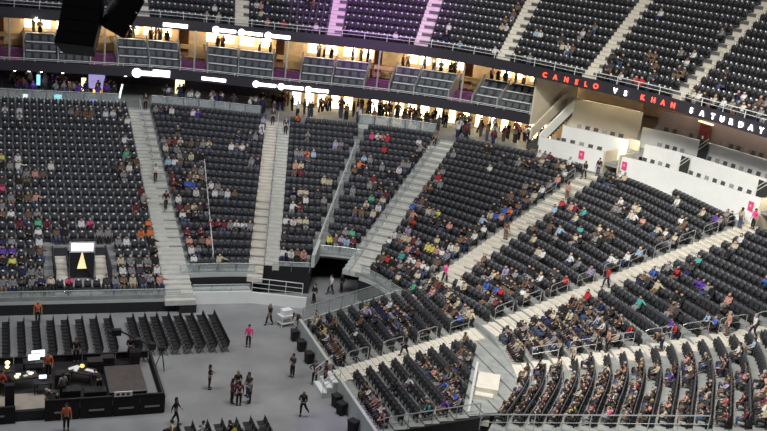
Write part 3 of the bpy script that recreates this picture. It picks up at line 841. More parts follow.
# ---------------------------------------------------------------- club suites behind the far slab
BAYS=((.30,.385,.42),(.535,.60,.67),(.67,.735,.80),(.915,.99,1.075),(1.075,1.18,1.29),(1.48,1.585,1.695),(1.695,1.81,1.935),(2.105,2.19,2.285),(2.285,2.375,2.47),
      (2.615,2.69,2.76),(2.76,2.86,2.965),(3.115,3.19,3.275),(3.275,3.39,3.49))
cs_b=MB(); cs_b.hexa([(-.25,.0,.42),(.25,.0,.42),(.25,.09,.42),(-.25,.09,.42),(-.24,.08,.84),(.24,.08,.84),(.24,.16,.84),(-.24,.16,.84)])
cs_s=MB(); cs_s.box(-.25,.25,-.42,.04,.30,.46)
cs_l=MB(); cs_l.box(-.06,.06,-.25,-.1,0,.3)
d1,d2,d3=cs_b.data('backrest',M_CLUB),cs_s.data('seat',M_CLUB),cs_l.data('pedestal',M_ARM)
cproto=None
names=[]
for bi,(a,_,b) in enumerate(BAYS[1:],1):
    p0,p1=bw(a,26),bw(b,26); L=math.dist(p0,p1)
    for tier in range(3):
        z=12.3+.66*tier; ra=25.05+.95*tier
        mb=MB(); slab(mb,a+.003,b-.003,ra,28.2,z-.66 if tier else 12.28,z+ (0.0 if tier else .02),n=4); struct(mb.obj('suite_step',M_CEIL))
        r=thing('drink_counter','pale drink counter behind %s seat row, %s club box from left'%(nth(tier+1),nth(bi)),'counter',(0,0,0),0,'drink counters of the club boxes')
        mb=MB(); slab(mb,a+.008,b-.008,ra+.86,ra+1.12,z+.98,z+1.04,n=4); mb.obj('counter_top',M_LEDGE,r)
        mb=MB(); strip(mb,a+.012,b-.012,ra+.93,z,z+.98,.06,n=4); mb.obj('counter_front',M_CEIL,r)
        n=max(3,int(L/.66))
        for i in range(n):
            s=a+(b-a)*(i+.5)/n; x,y=bw(s,ra+.55); d=outw(s,26); ang=math.atan2(d[1],d[0])-PI/2
            if cproto is None:
                cproto=thing('club_seat','x','seat'); link('backrest',d1,cproto); link('seat',d2,cproto); link('pedestal',d3,cproto); o=cproto
            else: o=copy_tree(cproto)
            o.location=(x,y,z+.02); o.rotation_euler=(0,0,ang); o['group']='grey seats of the club boxes'
            o['label']='grey club seat, %s from left, %s row, %s club box from left'%(nth(i+1),nth(tier+1),nth(bi))
    # divider between the boxes
    for s,lab in ((a,'left'),(b,'right')):
        key=round(s,3)
        if key in names: continue
        names.append(key)
        mb=MB(); p,q=bw(s,25.0),bw(s,28.3); d=outw(s,26); w=(d[1]*.06,-d[0]*.06)
        mb.hexa([(p[0]-w[0],p[1]-w[1],12.3),(p[0]+w[0],p[1]+w[1],12.3),(q[0]+w[0],q[1]+w[1],12.3),(q[0]-w[0],q[1]-w[1],12.3),
                 (p[0]-w[0],p[1]-w[1],13.35),(p[0]+w[0],p[1]+w[1],13.35),(q[0]+w[0],q[1]+w[1],15.0),(q[0]-w[0],q[1]-w[1],15.0)])
        o=mb.obj('box_divider',M_METAL); tag(o,'sloping grey divider panel at the %s side of the %s club box from the left'%(lab,nth(bi)),'divider',group='dividers of the club boxes')
    # lit lounge at the back
    mb=MB(); slab(mb,a,b,28.0,33.4,13.7,13.85,n=4); struct(mb.obj('suite_floor',M_CEIL))
    for j in range(2):
        s0=a+(b-a)*(.08+.46*j); s1=s0+(b-a)*.36
        mb=MB(); strip(mb,s0,s1,33.1,14.3,15.9,.08,n=3); o=mb.obj('backlit_panel',M_WARML)
        tag(o,'glowing warm panel, %s at the back of the %s club box from the left'%(('left one','right one')[j],nth(bi)),'light panel',group='glowing panels in the club lounges')
    r=thing('ceiling_lamp','warm strip lamp under the ceiling of the %s club box from the left'%nth(bi),'lamp',(0,0,0),0,'strip lamps of the club lounges')
    mb=MB(); slab(mb,a+.02,b-.02,30,30.3,16.25,16.34,n=3); mb.obj('diffuser',M_WARML,r)
    mb=MB(); slab(mb,a+.015,b-.015,29.95,30.35,16.34,16.4,n=3); mb.obj('housing',M_DMETAL,r)
# stairs between the boxes, the purple light on them put into their colour
for i,(a,b) in enumerate(((.42,.535),(.80,.915),(1.29,1.48),(1.935,2.105),(2.47,2.615),(2.965,3.115))):
    mb=MB()
    for q in range(6): slab(mb,a+.004,b-.004,25.05+.5*q,25.55+.5*q,12.28,12.36+.15*q,n=3)
    struct(mb.obj('suite_stair',M_PURPLE))
    c=(a+b)/2; mb=MB(); strip(mb,a+.01,c-.02,29.5,13.1,16.4,.2,n=3); struct(mb.obj('wall_suite',mat('lounge_brick',(.30,.13,.075),.7,noise=.2,scale=2)))
    mb=MB(); x,y=bw(c,25.1); mb.tube([(x,y,12.4),(x,y,16.4)],.09,8); o=mb.obj('support_post',M_METAL); tag(o,'pale post at the %s purple stair between club boxes from the left'%nth(i+1),'post',group='posts between the club boxes')
    mb=MB(); slab(mb,a+.02,b-.02,28.6,29.2,14.0,14.35,n=3); o=mb.obj('sofa_bench',mat('tan_leather',(.55,.36,.14),.6)); tag(o,'tan bench at the top of the %s purple stair from the left'%nth(i+1),'bench',group='tan benches between club boxes')
# ---------------------------------------------------------------- concourse: lamps, lit fronts, door, screens
def lit(name,s0,s1,r,z0,z1,m,label,cat,th=.08,group=None):
    mb=MB(); strip(mb,s0,s1,r,z0,z1,th,n=3); return tag(mb.obj(name,m),label,cat,group)
k=0
for i in range(11):
    s=2.06+.068*i
    if 2.36<s<2.42: continue
    lit('backlit_panel',s,s+.045,31.5,8.95,10.5,M_WARML,'glowing food stall front, %s from the left behind the block left of the tunnel'%nth(k+1),'light panel',group='glowing stall fronts on the concourse'); k+=1
for i in range(9):
    s=2.82+.075*i
    lit('backlit_panel',s,s+.035,31.5,8.95,10.3,M_WARML,'glowing food stall front, %s from the left behind the corner block'%nth(i+1),'light panel',group='glowing stall fronts on the concourse')
lit('lit_pillar',3.40,3.425,30.5,8.8,11,M_WARML,'bright lit column at the end of the concourse beside the white boxes','column')
lit('lit_pillar',3.46,3.50,30.5,8.8,10.6,M_WARML,'bright lit doorway edge beside the white boxes, right one','column')
lit('door_1',1.30,1.36,31,8.85,10.55,M_DOORL,'lit yellow doorway on the dark concourse above the far centre block','doorway')
struct(bpy.data.objects['door_1'])
lit('menu_screen',.81,.88,29,9.3,10.9,M_LILAC,'lilac screen on the concourse above the far left block','screen')
lit('counter_screen',.78,.80,29,9.0,10.3,M_YELL,'small yellow lit display left of the lilac screen','display')
lit('counter_screen',.83,.87,28.9,8.9,9.25,M_AMBER,'orange lit counter under the lilac screen','display')
lit('screen_glow',.655,.685,24.5,9.15,9.6,M_CYAN,'cyan screen at the glass rail above the far left block','screen')  # cyan reflection by the rail, built as a glowing strip
lit('screen_glow',.80,.83,24.5,9.05,9.3,M_BLUE,'blue screen at the glass rail above the far left block','screen')
lit('screen_glow',.59,.605,28,9.6,10.6,M_CYAN,'light blue screen standing behind the far left platform','screen')
lit('screen_glow',.53,.55,24.5,9.15,9.5,M_SCREEN,'white screen at the glass rail above the far left block','screen')
mb=MB(); x,y=bw(.935,27); mb.tube([(x,y,8.9),(x+.1,y,9.6),(x+.25,y,10.3)],.09,8); tag(mb.obj('light_stand',M_SCREEN),'white glowing light stick standing behind the far left platform','lamp')
for i,s in enumerate((.50,.555,.605,.69,.95)):
    x,y=bw(s,25.6); r=thing('downlight','round white downlight under the club slab, %s from the left'%nth(i+1),'lamp',(x,y,11.75),0,'round downlights under the club slab')
    mb=MB(); mb.tube([(0,0,0),(0,0,-.12)],.24,10); mb.obj('housing',M_DMETAL,r)
    mb=MB(); mb.ellip((0,0,-.17),.22,.22,.2,10,6); mb.obj('bulb',M_DOWNL,r)
x,y=bw(.58,24.5); r=thing('downlight','round white lamp under the upper deck left of the speakers','lamp',(x,y,16.6),0)
mb=MB(); mb.tube([(0,0,0),(0,0,-.12)],.22,10); mb.obj('housing',M_DMETAL,r); mb=MB(); mb.ellip((0,0,-.17),.2,.2,.2,10,6); mb.obj('bulb',M_DOWNL,r)
# illuminated marks on the ribbon boards: a round mark with a bar, or a plain bar
def logo(s0,s1,rf,zc,h,disc,label,swoosh=False):
    mid=(s0+s1)/2; r=thing('ribbon_logo',label,'sign',(0,0,0),0,'white lit marks on the ribbon boards')
    mb=MB(); strip(mb,s0+(s1-s0)*(.22 if disc else 0),s1,rf,zc-h*.5,zc+h*.5,.05,n=5); mb.obj('bar',M_LED,r)
    if disc:
        s=s0+(s1-s0)*.14; x,y=bw(s,rf(s) if callable(rf) else rf); d=outw(s,25); mb=MB()
        mb.tube([(x-d[0]*.02,y-d[1]*.02,zc),(x+d[0]*.05,y+d[1]*.05,zc)],h*1.05,12); mb.obj('round_mark',M_LED,r)
    if swoosh:
        mb=MB(); strip(mb,s0+(s1-s0)*.55,s1,rf,zc+h*.55,zc+h*.95,.05,n=4); mb.obj('upper_bar',M_LED,r)
    return r
lo=24.68; up=lambda s:RU(s)-.06
logo(.955,1.215,lo,11.98,.42,True,'long white lit logo with an upper stroke on the lower ribbon board',True)
logo(1.44,1.61,lo,11.98,.3,False,'plain white lit bar on the lower ribbon board')
for i,(a,b) in enumerate(((1.80,1.965),(1.98,2.13),(2.14,2.275))):
    logo(a,b,lo,(12.0,12.0,11.95)[i],.3,True,'white disc and bar logo, %s of three on the lower ribbon board'%('left one','middle one','right one')[i])
logo(1.155,1.325,up,16.72,.35,False,'plain white lit bar on the upper ribbon board')
for i,(a,b) in enumerate(((1.50,1.66),(1.675,1.845),(1.86,2.03))):
    logo(a,b,up,16.7,.32,True,'white disc and bar logo, %s of three on the upper ribbon board'%('left one','middle one','right one')[i])
# lettering on the upper ribbon board
def word(txt,S,m,label):
    r=thing('ribbon_lettering',label,'sign')
    for ch,s in zip(txt,S):
        cu=bpy.data.curves.new('t','FONT'); cu.body=ch; cu.size=.60; cu.extrude=.02; cu.align_x='CENTER'; cu.offset=.014
        to=bpy.data.objects.new('t',cu); COL.objects.link(to)
        dg=bpy.context.evaluated_depsgraph_get(); me=bpy.data.meshes.new_from_object(to.evaluated_get(dg))
        bpy.data.objects.remove(to); bpy.data.curves.remove(cu)
        me.materials.clear(); me.materials.append(m)
        o=link('letter',me,r); rr=RU(s)-.07; x,y=bw(s,rr)
        a,b=bw(s-.02,RU(s-.02)),bw(s+.02,RU(s+.02)); ang=math.atan2(b[1]-a[1],b[0]-a[0])
        o.location=(x,y,16.58); o.rotation_euler=(PI/2,0,ang)
lin=lambda a,b,n:[a+(b-a)*i/(n-1) for i in range(n)]
word('CANELO',(3.615,3.69,3.77,3.845,3.912,3.98),M_LEDR,'red lit word CANELO on the upper ribbon board')
word('VS',(4.105,4.175),M_LED,'white lit letters VS on the upper ribbon board')
word('KHAN',(4.285,4.353,4.415,4.48),M_LEDR,'red lit word KHAN on the upper ribbon board')
word('SATURDAY',(4.595,4.66,4.725,4.78,4.833,4.89,4.945,5.0),M_LED,'white lit word SATURDAY on the upper ribbon board')
# warm lit fronts in the lobby behind the brown wall
for i,(a,b) in enumerate(((4.04,4.09),(4.33,4.40),(4.47,4.53),(4.58,4.70),(4.72,4.80),(3.93,3.97))):
    lit('backlit_panel',a,b,35.5,14.2,15.4,M_AMBER if i!=1 else M_YELL,'%s orange lit front in the lobby above the brown wall'%('first','second','third','fourth','fifth','leftmost')[i],'light panel',group='orange lit fronts in the lobby')
# loge furniture
lb=MB(); lb.hexa([(-.24,.0,.5),(.24,.0,.5),(.24,.07,.5),(-.24,.07,.5),(-.22,.08,1.12),(.22,.08,1.12),(.22,.15,1.12),(-.22,.15,1.12)])
ls=MB(); ls.box(-.25,.25,-.42,.05,.46,.56)
ll=MB(); ll.tube([(0,-.18,0),(0,-.18,.46)],.04,6); ll.tube([(0,-.18,0),(0,-.18,.03)],.24,8)
E1=[lb.data('backrest',M_SEAT),ls.data('seat',M_SEATPAN),ll.data('pedestal',M_METAL)]
M_GREYF=mat('grey_fabric',(.30,.29,.28),.7); E2=[x.copy() for x in E1]
E2[0].materials[0]=M_GREYF; E2[1].materials[0]=M_GREYF
lp={}
for tn,r,z,segs in (('lower',24.4+.55,9.85,((3.64,3.99),(4.16,4.40),(4.50,4.9))),('middle',26.5+.5,10.95,((3.72,4.03),(4.2,4.38),(4.5,4.88),(5.17,5.4))),('upper',28.6+.5,12.0,((4.1,4.38),(4.48,4.9)))):
    c=0
    for a,b in segs:
        n=max(2,int(math.dist(bw(a,r),bw(b,r))/.82))
        for i in range(n):
            s=a+(b-a)*(i+.5)/n; x,y=bw(s,r+WR(s)); d=outw(s,r); kd=(c*7+i)%3==0; c+=1
            col='black' if not kd else 'grey'
            if col not in lp:
                o=lp[col]=thing('loge_chair','x','chair')
                for nm,me in zip(('backrest','seat','pedestal'),(E1 if col=='black' else E2)): link(nm,me,o)
            else: o=copy_tree(lp[col])
            o.location=(x,y,z+.3125*WR(s)); o.rotation_euler=(0,0,math.atan2(d[1],d[0])-PI/2); o['group']='chairs of the white boxes'
            o['label']='%s chair, %s from the left behind the %s white box wall'%(col,nth(c),tn)
def gate(s,r,z,lab):
    x,y=bw(s,r+WR(s)); z+=.3125*WR(s); d=outw(s,r); ang=math.atan2(d[1],d[0])-PI/2
    o=thing('stair_gate',lab,'gate',(x,y,z),ang,'dark stair gates between the white boxes')
    mb=MB(); mb.box(-.55,.55,-.03,.03,0,1.75); mb.obj('dark_panel',mat('dark_textured_panel',(.03,.035,.03),.7,noise=.5,scale=8),o)
    for q in (0,.35):
        mb=MB(); mb.tube([(-.6,-.08,.75+q),(.6,-.08,1.75+q)],.035,6); mb.obj('handrail',M_WMETAL,o)
gate(4.43,26.1,9.95,'dark gate with slanted white rails, lower row, left one'); gate(4.89,26.1,9.95,'dark gate with slanted white rails, lower row, right one')
gate(4.43,28.2,11.2,'dark gate with slanted white rails, upper row, left one'); gate(4.86,28.2,11.2,'dark gate with slanted white rails, upper row, right one')
x,y=bw(4.33,30.6+WR(4.33)); d=outw(4.33,30); r=thing('display_panel','dark red panel with a lit top on the brown wall','display',(x,y,12.15),math.atan2(d[1],d[0])-PI/2)
mb=MB(); mb.box(-.6,.6,-.1,.02,0,2.0); mb.obj('panel',M_REDP,r); mb=MB(); mb.box(-.75,.9,-.3,.0,2.0,2.12); mb.obj('lit_top',M_YELL,r); mb=MB(); mb.ellip((0,-.13,.7),.13,.04,.16); mb.obj('pale_emblem',M_PAPER,r)
for i,s in enumerate((3.885,4.155,4.94)):
    x,y=bw(s,24.17+WR(s)); d=outw(s,24); r=thing('section_sign','pink square sign on the white wall, %s'%('left of the second right aisle','right of the second right aisle','beside the woman in hot pink')[i],'sign',(x,y,9.7+.28*WR(s)),math.atan2(d[1],d[0])-PI/2)
    mb=MB(); mb.box(-.25,.25,-.03,.03,0,.72); mb.obj('board',M_PINK,r); mb=MB(); mb.box(-.1,.1,-.04,-.031,.28,.5); mb.obj('pale_mark',mat('pale_pink',(.8,.35,.45),.5),r)
# doorway in the far left block: frame, lit sign, curtain
y=y0+1.3; w=.86
r=thing('doorway_portal','metal framed black curtain portal with white lit sign in the far left block','portal',((xa+xb)/2,y,1.55))
mb=MB(); mb.tube([(-w,0,0),(-w,0,2.9),(w,0,2.9),(w,0,0)],.045,6); mb.tube([(-w,0,2.15),(w,0,2.15)],.035,6); mb.obj('frame',M_METAL,r)
mb=MB(); mb.box(-w+.1,w-.1,-.06,.06,2.25,2.8); mb.obj('lit_sign',mat('pink_white_lit_sign',(1,.85,.95),.5,emit=1.6,ecol=(1,.84,.93)),r)
for sx in (-1,1):
    mb=MB(); mb.hexa([(sx*.03,-.05,2.15),(sx*(w-.02),-.05,2.15),(sx*(w-.02),.0,2.15),(sx*.03,.0,2.15),(sx*.36,-.05,.8),(sx*(w-.02),-.05,.02),(sx*(w-.02),.0,.02),(sx*.36,.0,.8)]); mb.obj('curtain',M_DRAPE,r)
mb=MB(); mb.box((xa+xb)/2-.42,(xa+xb)/2+.42,y+.25,y+.3,1.6+.75,3.6); tag(mb.obj('lit_wall_panel',mat('yellow_panel',(1,.85,.5),.5,emit=.9,ecol=(1,.82,.42))),'yellow lit panel glowing through the curtain gap in the doorway','light panel')
mb=MB(); mb.box(xa,xb,y+.5,y+.55,1.55,3.0); struct(mb.obj('trim_8',M_DARKW))
# ---------------------------------------------------------------- people
def skin(nodes, edges, root, sub=0, name='b'):
    keys=list(nodes); idx={k:i for i,k in enumerate(keys)}
    me=bpy.data.meshes.new(name); me.from_pydata([nodes[k][:3] for k in keys],[(idx[a],idx[b]) for a,b in edges],[])
    o=bpy.data.objects.new(name,me); COL.objects.link(o)
    md=o.modifiers.new('skin','SKIN'); md.use_smooth_shade=True
    for k in keys:
        v=me.skin_vertices[0].data[idx[k]]; r=nodes[k][3]; v.radius=(r,r) if not isinstance(r,tuple) else r; v.use_root=(k==root)
    if sub: s=o.modifiers.new('s','SUBSURF'); s.levels=sub; s.render_levels=sub
    dg=bpy.context.evaluated_depsgraph_get(); out=bpy.data.meshes.new_from_object(o.evaluated_get(dg))
    bpy.data.objects.remove(o); bpy.data.meshes.remove(me); return out
def lerp3(a,b,f): return tuple(a[i]+(b[i]-a[i])*f for i in range(3))
def pose(kind):
    """joint table: front is -y, feet on z=0"""
    J={}
    if kind.startswith('sit'):
        lean={'sit_rest':.02,'sit_lean':-.20,'sit_cross':.03,'sit_phone':-.03,'sit_turn':0}[kind]
        J.update(pelvis=(0,-.20,.53),waist=(0,-.17+lean*.3,.68),chest=(0,-.15+lean*.75,.88),neck=(0,-.16+lean,1.05),jaw=(0,-.19+lean,1.13),crown=(0,-.18+lean,1.24))
        for s,n in ((-1,'l'),(1,'r')):
            J['sh'+n]=(s*.155,-.14+lean*.9,.98)
            J['hip'+n]=(s*.09,-.24,.50); J['kn'+n]=(s*.13,-.62,.50); J['an'+n]=(s*.12,-.60,.10); J['to'+n]=(s*.13,-.74,.05)
            J['el'+n]=(s*.20,-.20+lean*.6,.72); J['wr'+n]=(s*.14,-.42+lean*.3,.61)
            if kind=='sit_cross': J['el'+n]=(s*.22,-.26,.75); J['wr'+n]=(-s*.04,-.36,.78+s*.03)
            if kind=='sit_lean': J['el'+n]=(s*.20,-.42,.66); J['wr'+n]=(s*.06,-.62,.62)
        if kind=='sit_phone': J['elr']=(.22,-.34,.78); J['wrr']=(.1,-.48,.98); J['ell']=(-.2,-.32,.74); J['wrl']=(-.02,-.5,.92)
        if kind=='sit_turn': J['elr']=(.38,-.12,.85); J['wrr']=(.55,-.18,.84); J['crown']=(.03,-.16,1.24)
    else:
        J.update(pelvis=(0,0,.95),waist=(0,0,1.10),chest=(0,.01,1.30),neck=(0,0,1.48),jaw=(0,-.03,1.56),crown=(0,-.02,1.67))
        for s,n in ((-1,'l'),(1,'r')):
            J['sh'+n]=(s*.18,.01,1.41); J['hip'+n]=(s*.09,0,.90); J['kn'+n]=(s*.11,-.02,.50); J['an'+n]=(s*.11,.02,.09); J['to'+n]=(s*.13,-.12,.045)
            J['el'+n]=(s*.25,.03,1.14); J['wr'+n]=(s*.26,-.06,.90)
        if kind=='walk':
            J.update(knl=(-.1,-.16,.52),anl=(-.1,-.24,.10),tol=(-.1,-.38,.07),knr=(.1,.06,.50),anr=(.1,.27,.14),tor=(.1,.16,.05),ell=(-.24,.15,1.16),wrl=(-.24,.18,.93),elr=(.24,-.06,1.15),wrr=(.22,-.24,.98))
        if kind=='hips':
            J.update(ell=(-.40,.06,1.18),wrl=(-.19,-.05,1.02),elr=(.40,.06,1.18),wrr=(.19,-.05,1.02))
        if kind=='hold':
            J.update(ell=(-.24,-.04,1.15),wrl=(-.06,-.26,1.16),elr=(.24,-.04,1.15),wrr=(.08,-.27,1.18))
        if kind=='kick':
            J.update(knr=(.24,-.16,.66),anr=(.34,.08,.42),tor=(.38,-.02,.34),ell=(-.26,-.08,1.16),wrl=(-.10,-.27,1.22),elr=(.24,-.08,1.12),wrr=(.08,-.26,1.10))
        if kind=='bend':
            J.update(waist=(0,-.10,1.06),chest=(0,-.32,1.18),neck=(0,-.50,1.25),jaw=(0,-.58,1.25),crown=(0,-.66,1.32))
            for s,n in ((-1,'l'),(1,'r')):
                J['sh'+n]=(s*.18,-.42,1.20); J['el'+n]=(s*.22,-.48,.93); J['wr'+n]=(s*.16,-.62,.76)
    return J
def chain_edges(J,hands):
    N={k:v for k,v in J.items()}
    E=[('pelvis','waist'),('waist','chest'),('chest','neck'),('neck','jaw'),('jaw','crown')]
    for n in 'lr': E+=[('chest','sh'+n),('sh'+n,'el'+n),('el'+n,'wr'+n),('pelvis','hip'+n),('hip'+n,'kn'+n),('kn'+n,'an'+n),('an'+n,'to'+n)]
    R=dict(pelvis=.13,waist=.115,chest=.14,neck=.055,jaw=.075,crown=.088)
    for n in 'lr': R.update({'sh'+n:.068,'el'+n:.045,'wr'+n:.03,'hip'+n:.09,'kn'+n:.062,'an'+n:.04,'to'+n:.035})
    if hands:
        j=Vector(J['jaw']); c=Vector(J['crown']); f=Vector((0,-1,0)) if (c-j).z>.08 else Vector((0,-.5,-.8))
        N['nose']=tuple(j.lerp(c,.35)+f*.105); R['nose']=.014; E.append(('jaw','nose'))
        for s,n in ((-1,'l'),(1,'r')):
            N['ear'+n]=tuple(j.lerp(c,.4)+Vector((s*.092,0.01,0))); R['ear'+n]=.014; E.append(('jaw','ear'+n))
            w=Vector(J['wr'+n]); d=(w-Vector(J['el'+n])).normalized(); u=d.cross(Vector((0,0,1)))
            if u.length<.3: u=d.cross(Vector((0,1,0)))
            u.normalize(); p=w+d*.075; N['pa'+n]=tuple(p); R['pa'+n]=.034; E.append(('wr'+n,'pa'+n))
            q=d.cross(u).normalized()
            for i,(off,L) in enumerate(((-.033,.066),(-.011,.08),(.011,.076),(.033,.06))):
                a=p+d*.035+u*off; b=a+d*L*.55+q*.004; e=b+d*L*.40-q*.022
                for t,pt,rr in (('a',a,.0105),('b',b,.0095),('c',e,.0085)): N[f'f{n}{i}{t}']=tuple(pt); R[f'f{n}{i}{t}']=rr
                E+=[('pa'+n,f'f{n}{i}a'),(f'f{n}{i}a',f'f{n}{i}b'),(f'f{n}{i}b',f'f{n}{i}c')]
            a=p-u*.04*s-d*.01; b=a-u*.026*s+d*.04
            N['t'+n+'a']=tuple(a); N['t'+n+'b']=tuple(b); R['t'+n+'a']=.012; R['t'+n+'b']=.0095
            E+=[('pa'+n,'t'+n+'a'),('t'+n+'a','t'+n+'b')]
    else:
        for n in 'lr':
            w=Vector(J['wr'+n]); d=(w-Vector(J['el'+n])).normalized(); N['pa'+n]=tuple(w+d*.11); R['pa'+n]=.035; E.append(('wr'+n,'pa'+n))
    return {k:(*N[k],R[k]) for k in N},E
M_SKIN=[mat('skin_%s'%n,c,.6) for n,c in (('fair',(.55,.35,.26)),('tan',(.38,.22,.15)),('brown',(.19,.105,.07)))]
M_HAIR=[mat('hair_%s'%n,c,.7) for n,c in (('black',(.012,.01,.009)),('dark_brown',(.035,.02,.012)),('blond',(.34,.24,.12)),('grey',(.3,.3,.3)))]
CC={'w':('white',(.78,.78,.77)),'k':('black',(.015,.015,.017)),'d':('dark grey',(.06,.06,.065)),'n':('navy',(.02,.025,.09)),'r':('red',(.55,.03,.04)),'p':('pink',(.70,.10,.24)),
    'o':('orange',(.80,.20,.07)),'y':('yellow',(.75,.70,.16)),'g':('green',(.10,.50,.28)),'t':('teal',(.08,.42,.38)),'b':('blue',(.06,.15,.55)),'l':('light blue',(.40,.56,.72)),
    'u':('purple',(.13,.05,.42)),'m':('maroon',(.18,.03,.05)),'e':('cream',(.62,.55,.40)),'v':('lavender',(.42,.38,.60)),'a':('grey',(.28,.28,.29)),'h':('brown',(.19,.12,.08)),'s':('salmon',(.65,.33,.27)),
    'P':('hot pink',(.95,.04,.32)),'j':('blue jean',(.05,.08,.17))}
M_CL={k:mat('cloth_'+n.replace(' ','_'),tuple(v*(.78 if k!='P' else 1) for v in c),.85) for k,(n,c) in CC.items()}
def gar(J,part,low):
    R={}
    if part=='shirt':
        N={'waist0':lerp3(J['pelvis'],J['waist'],.25),'waist':J['waist'],'chest':J['chest'],'col':lerp3(J['chest'],J['neck'],.72)}
        R.update(waist0=.142,waist=.13,chest=.148,col=.078); E=[('waist0','waist'),('waist','chest'),('chest','col')]
        for n in 'lr':
            N.update({'sh'+n:J['sh'+n],'el'+n:J['el'+n],'cuf'+n:lerp3(J['el'+n],J['wr'+n],.82)}); R.update({'sh'+n:.076,'el'+n:.056,'cuf'+n:.043})
            E+=[('chest','sh'+n),('sh'+n,'el'+n),('el'+n,'cuf'+n)]
        root='chest'
    else:
        N={'pelvis':J['pelvis'],'belt':lerp3(J['pelvis'],J['waist'],.3)}; R.update(pelvis=.148,belt=.142); E=[('pelvis','belt')]
        for n in 'lr':
            N.update({'hip'+n:J['hip'+n],'kn'+n:J['kn'+n],'hem'+n:lerp3(J['kn'+n],J['an'+n],.93)}); R.update({'hip'+n:.108,'kn'+n:.08,'hem'+n:.064})
            E+=[('pelvis','hip'+n),('hip'+n,'kn'+n),('kn'+n,'hem'+n)]
        root='pelvis'
    return {k:(*N[k],R[k]) for k in N},E,root
def hair_mb(J,long):
    mb=MB(); c=lerp3(J['jaw'],J['crown'],.55); d=(Vector(J['crown'])-Vector(J['jaw'])).normalized()
    up=d; bk=Vector((0,1,0)) if d.z>.7 else Vector((0,.3,.95))
    cc=Vector(c)+up*.035+bk*.022; mb.ellip(tuple(cc),.1,.108,.1,10,6)
    if long: e=Vector(c)+bk*.085-Vector((0,0,.09)); mb.ellip(tuple(e),.085,.05,.16,8,5)
    return mb
def shoe_mb(J,n):
    mb=MB(); a,t=J['an'+n],J['to'+n]; mb.tube([(a[0],a[1]+.04,a[2]-.035),(a[0],a[1],a[2]-.03),t,(t[0],t[1]-.05,t[2]-.01)],[.045,.052,.048,.025],8); return mb
POSES={}
def proto_pose(kind):
    J=pose(kind); N,E=chain_edges(J,True); D={}
    D['body']=skin(N,E,'pelvis',1); 
    for p in ('shirt','trousers'):
        n,e,rt=gar(J,p,False); D[p]=skin(n,e,rt,1)
    D['hair0']=hair_mb(J,False).data('hair',M_HAIR[0]); D['hair1']=hair_mb(J,True).data('hair',M_HAIR[0])
    for s in 'lr': D['shoe'+s]=shoe_mb(J,s).data('shoe',M_BLACK)
    for k in ('body','shirt','trousers'):
        D[k].materials.clear(); D[k].materials.append(M_SKIN[0]); D[k].name=k
    for k in D: D[k].polygons.foreach_set('use_smooth',[True]*len(D[k].polygons))
    # coarse version for the far crowd
    low={}
    Hh={'jaw','crown','neck'}
    n,e=chain_edges(J,False); hn={k:n[k] for k in Hh}; m=skin(hn,[('neck','jaw'),('jaw','crown')],'neck',0); low['skin']=[m]
    for s in 'lr': low['skin'].append(skin({k:n[k] for k in ('wr'+s,'pa'+s)},[('wr'+s,'pa'+s)],'wr'+s,0))
    for p in ('shirt','trousers'):
        g,ee,rt=gar(J,p,True); low[p]=[skin(g,ee,rt,0)]
    h=MB(); c=lerp3(J['jaw'],J['crown'],.55); h.ellip((c[0],c[1]+.022,c[2]+.035),.1,.108,.1,6,4); low['hair']=[h]
    L={}
    for k,v in low.items():
        r=MB()
        for x in v:
            o=len(r.v)
            if isinstance(x,MB): vs,fs=x.v,x.f
            else: vs=[tuple(q.co) for q in x.vertices]; fs=[tuple(q.vertices) for q in x.polygons]
            r.v+=vs; r.f+=[tuple(i+o for i in f) for f in fs]; r.m+=[0]*len(fs)
        L[k]=r
    D['low']=L; POSES[kind]=D
SIT=('sit_rest','sit_lean','sit_cross','sit_phone','sit_turn'); STAND=('stand','walk','hips','hold','kick','bend')
for kd in SIT+STAND: proto_pose(kd)
def setm(o,m):
    o.material_slots[0].link='OBJECT'; o.material_slots[0].material=m
def person(kind,x,y,z,ang,top,bot,label,group=None,skin_i=0,hair_i=0,long=False,shoes=False,scale=1):
    D=POSES[kind]; o=link('person',D['body']); setm(o,M_SKIN[skin_i])
    o.location=(x,y,z); o.rotation_euler=(0,0,ang); o.scale=(scale,)*3
    for nm,me,m in (('shirt',D['shirt'],M_CL[top]),('trousers',D['trousers'],M_CL[bot]),('hair',D['hair1' if long else 'hair0'],M_HAIR[hair_i])):
        c=link(nm,me,o); setm(c,m)
    if shoes:
        for s in 'lr': link('shoe',D['shoe'+s],o)
    return tag(o,label,'person',group)
rp=random.Random(5)
def look(): return dict(skin_i=rp.choice((0,0,0,1,1,2)),hair_i=rp.choice((0,0,1,1,1,2,3)),long=rp.random()<.4,scale=rp.uniform(.84,.95))
SB={k:'upper deck' for k in range(20,28)}
crowd=[]; 
for s in SEATS+UPS:
    c=OCC.get(s[:3])
    if not c: continue
    kd=rp.choice(SIT+('sit_rest','sit_rest','sit_cross')); bot=rp.choice('kkkkkddnjjah'); lk=look()
    a=s[6]+rp.uniform(-.25,.25); dist=(Vector((s[3],s[4],s[5]+1))-CAM).length
    crowd.append((dist,s,c,kd,bot,a,lk))
crowd.sort(key=lambda t:(0 if seen((t[1][3],t[1][4],t[1][5]+.8),-2) else 1, t[0]))
STANDING=[]
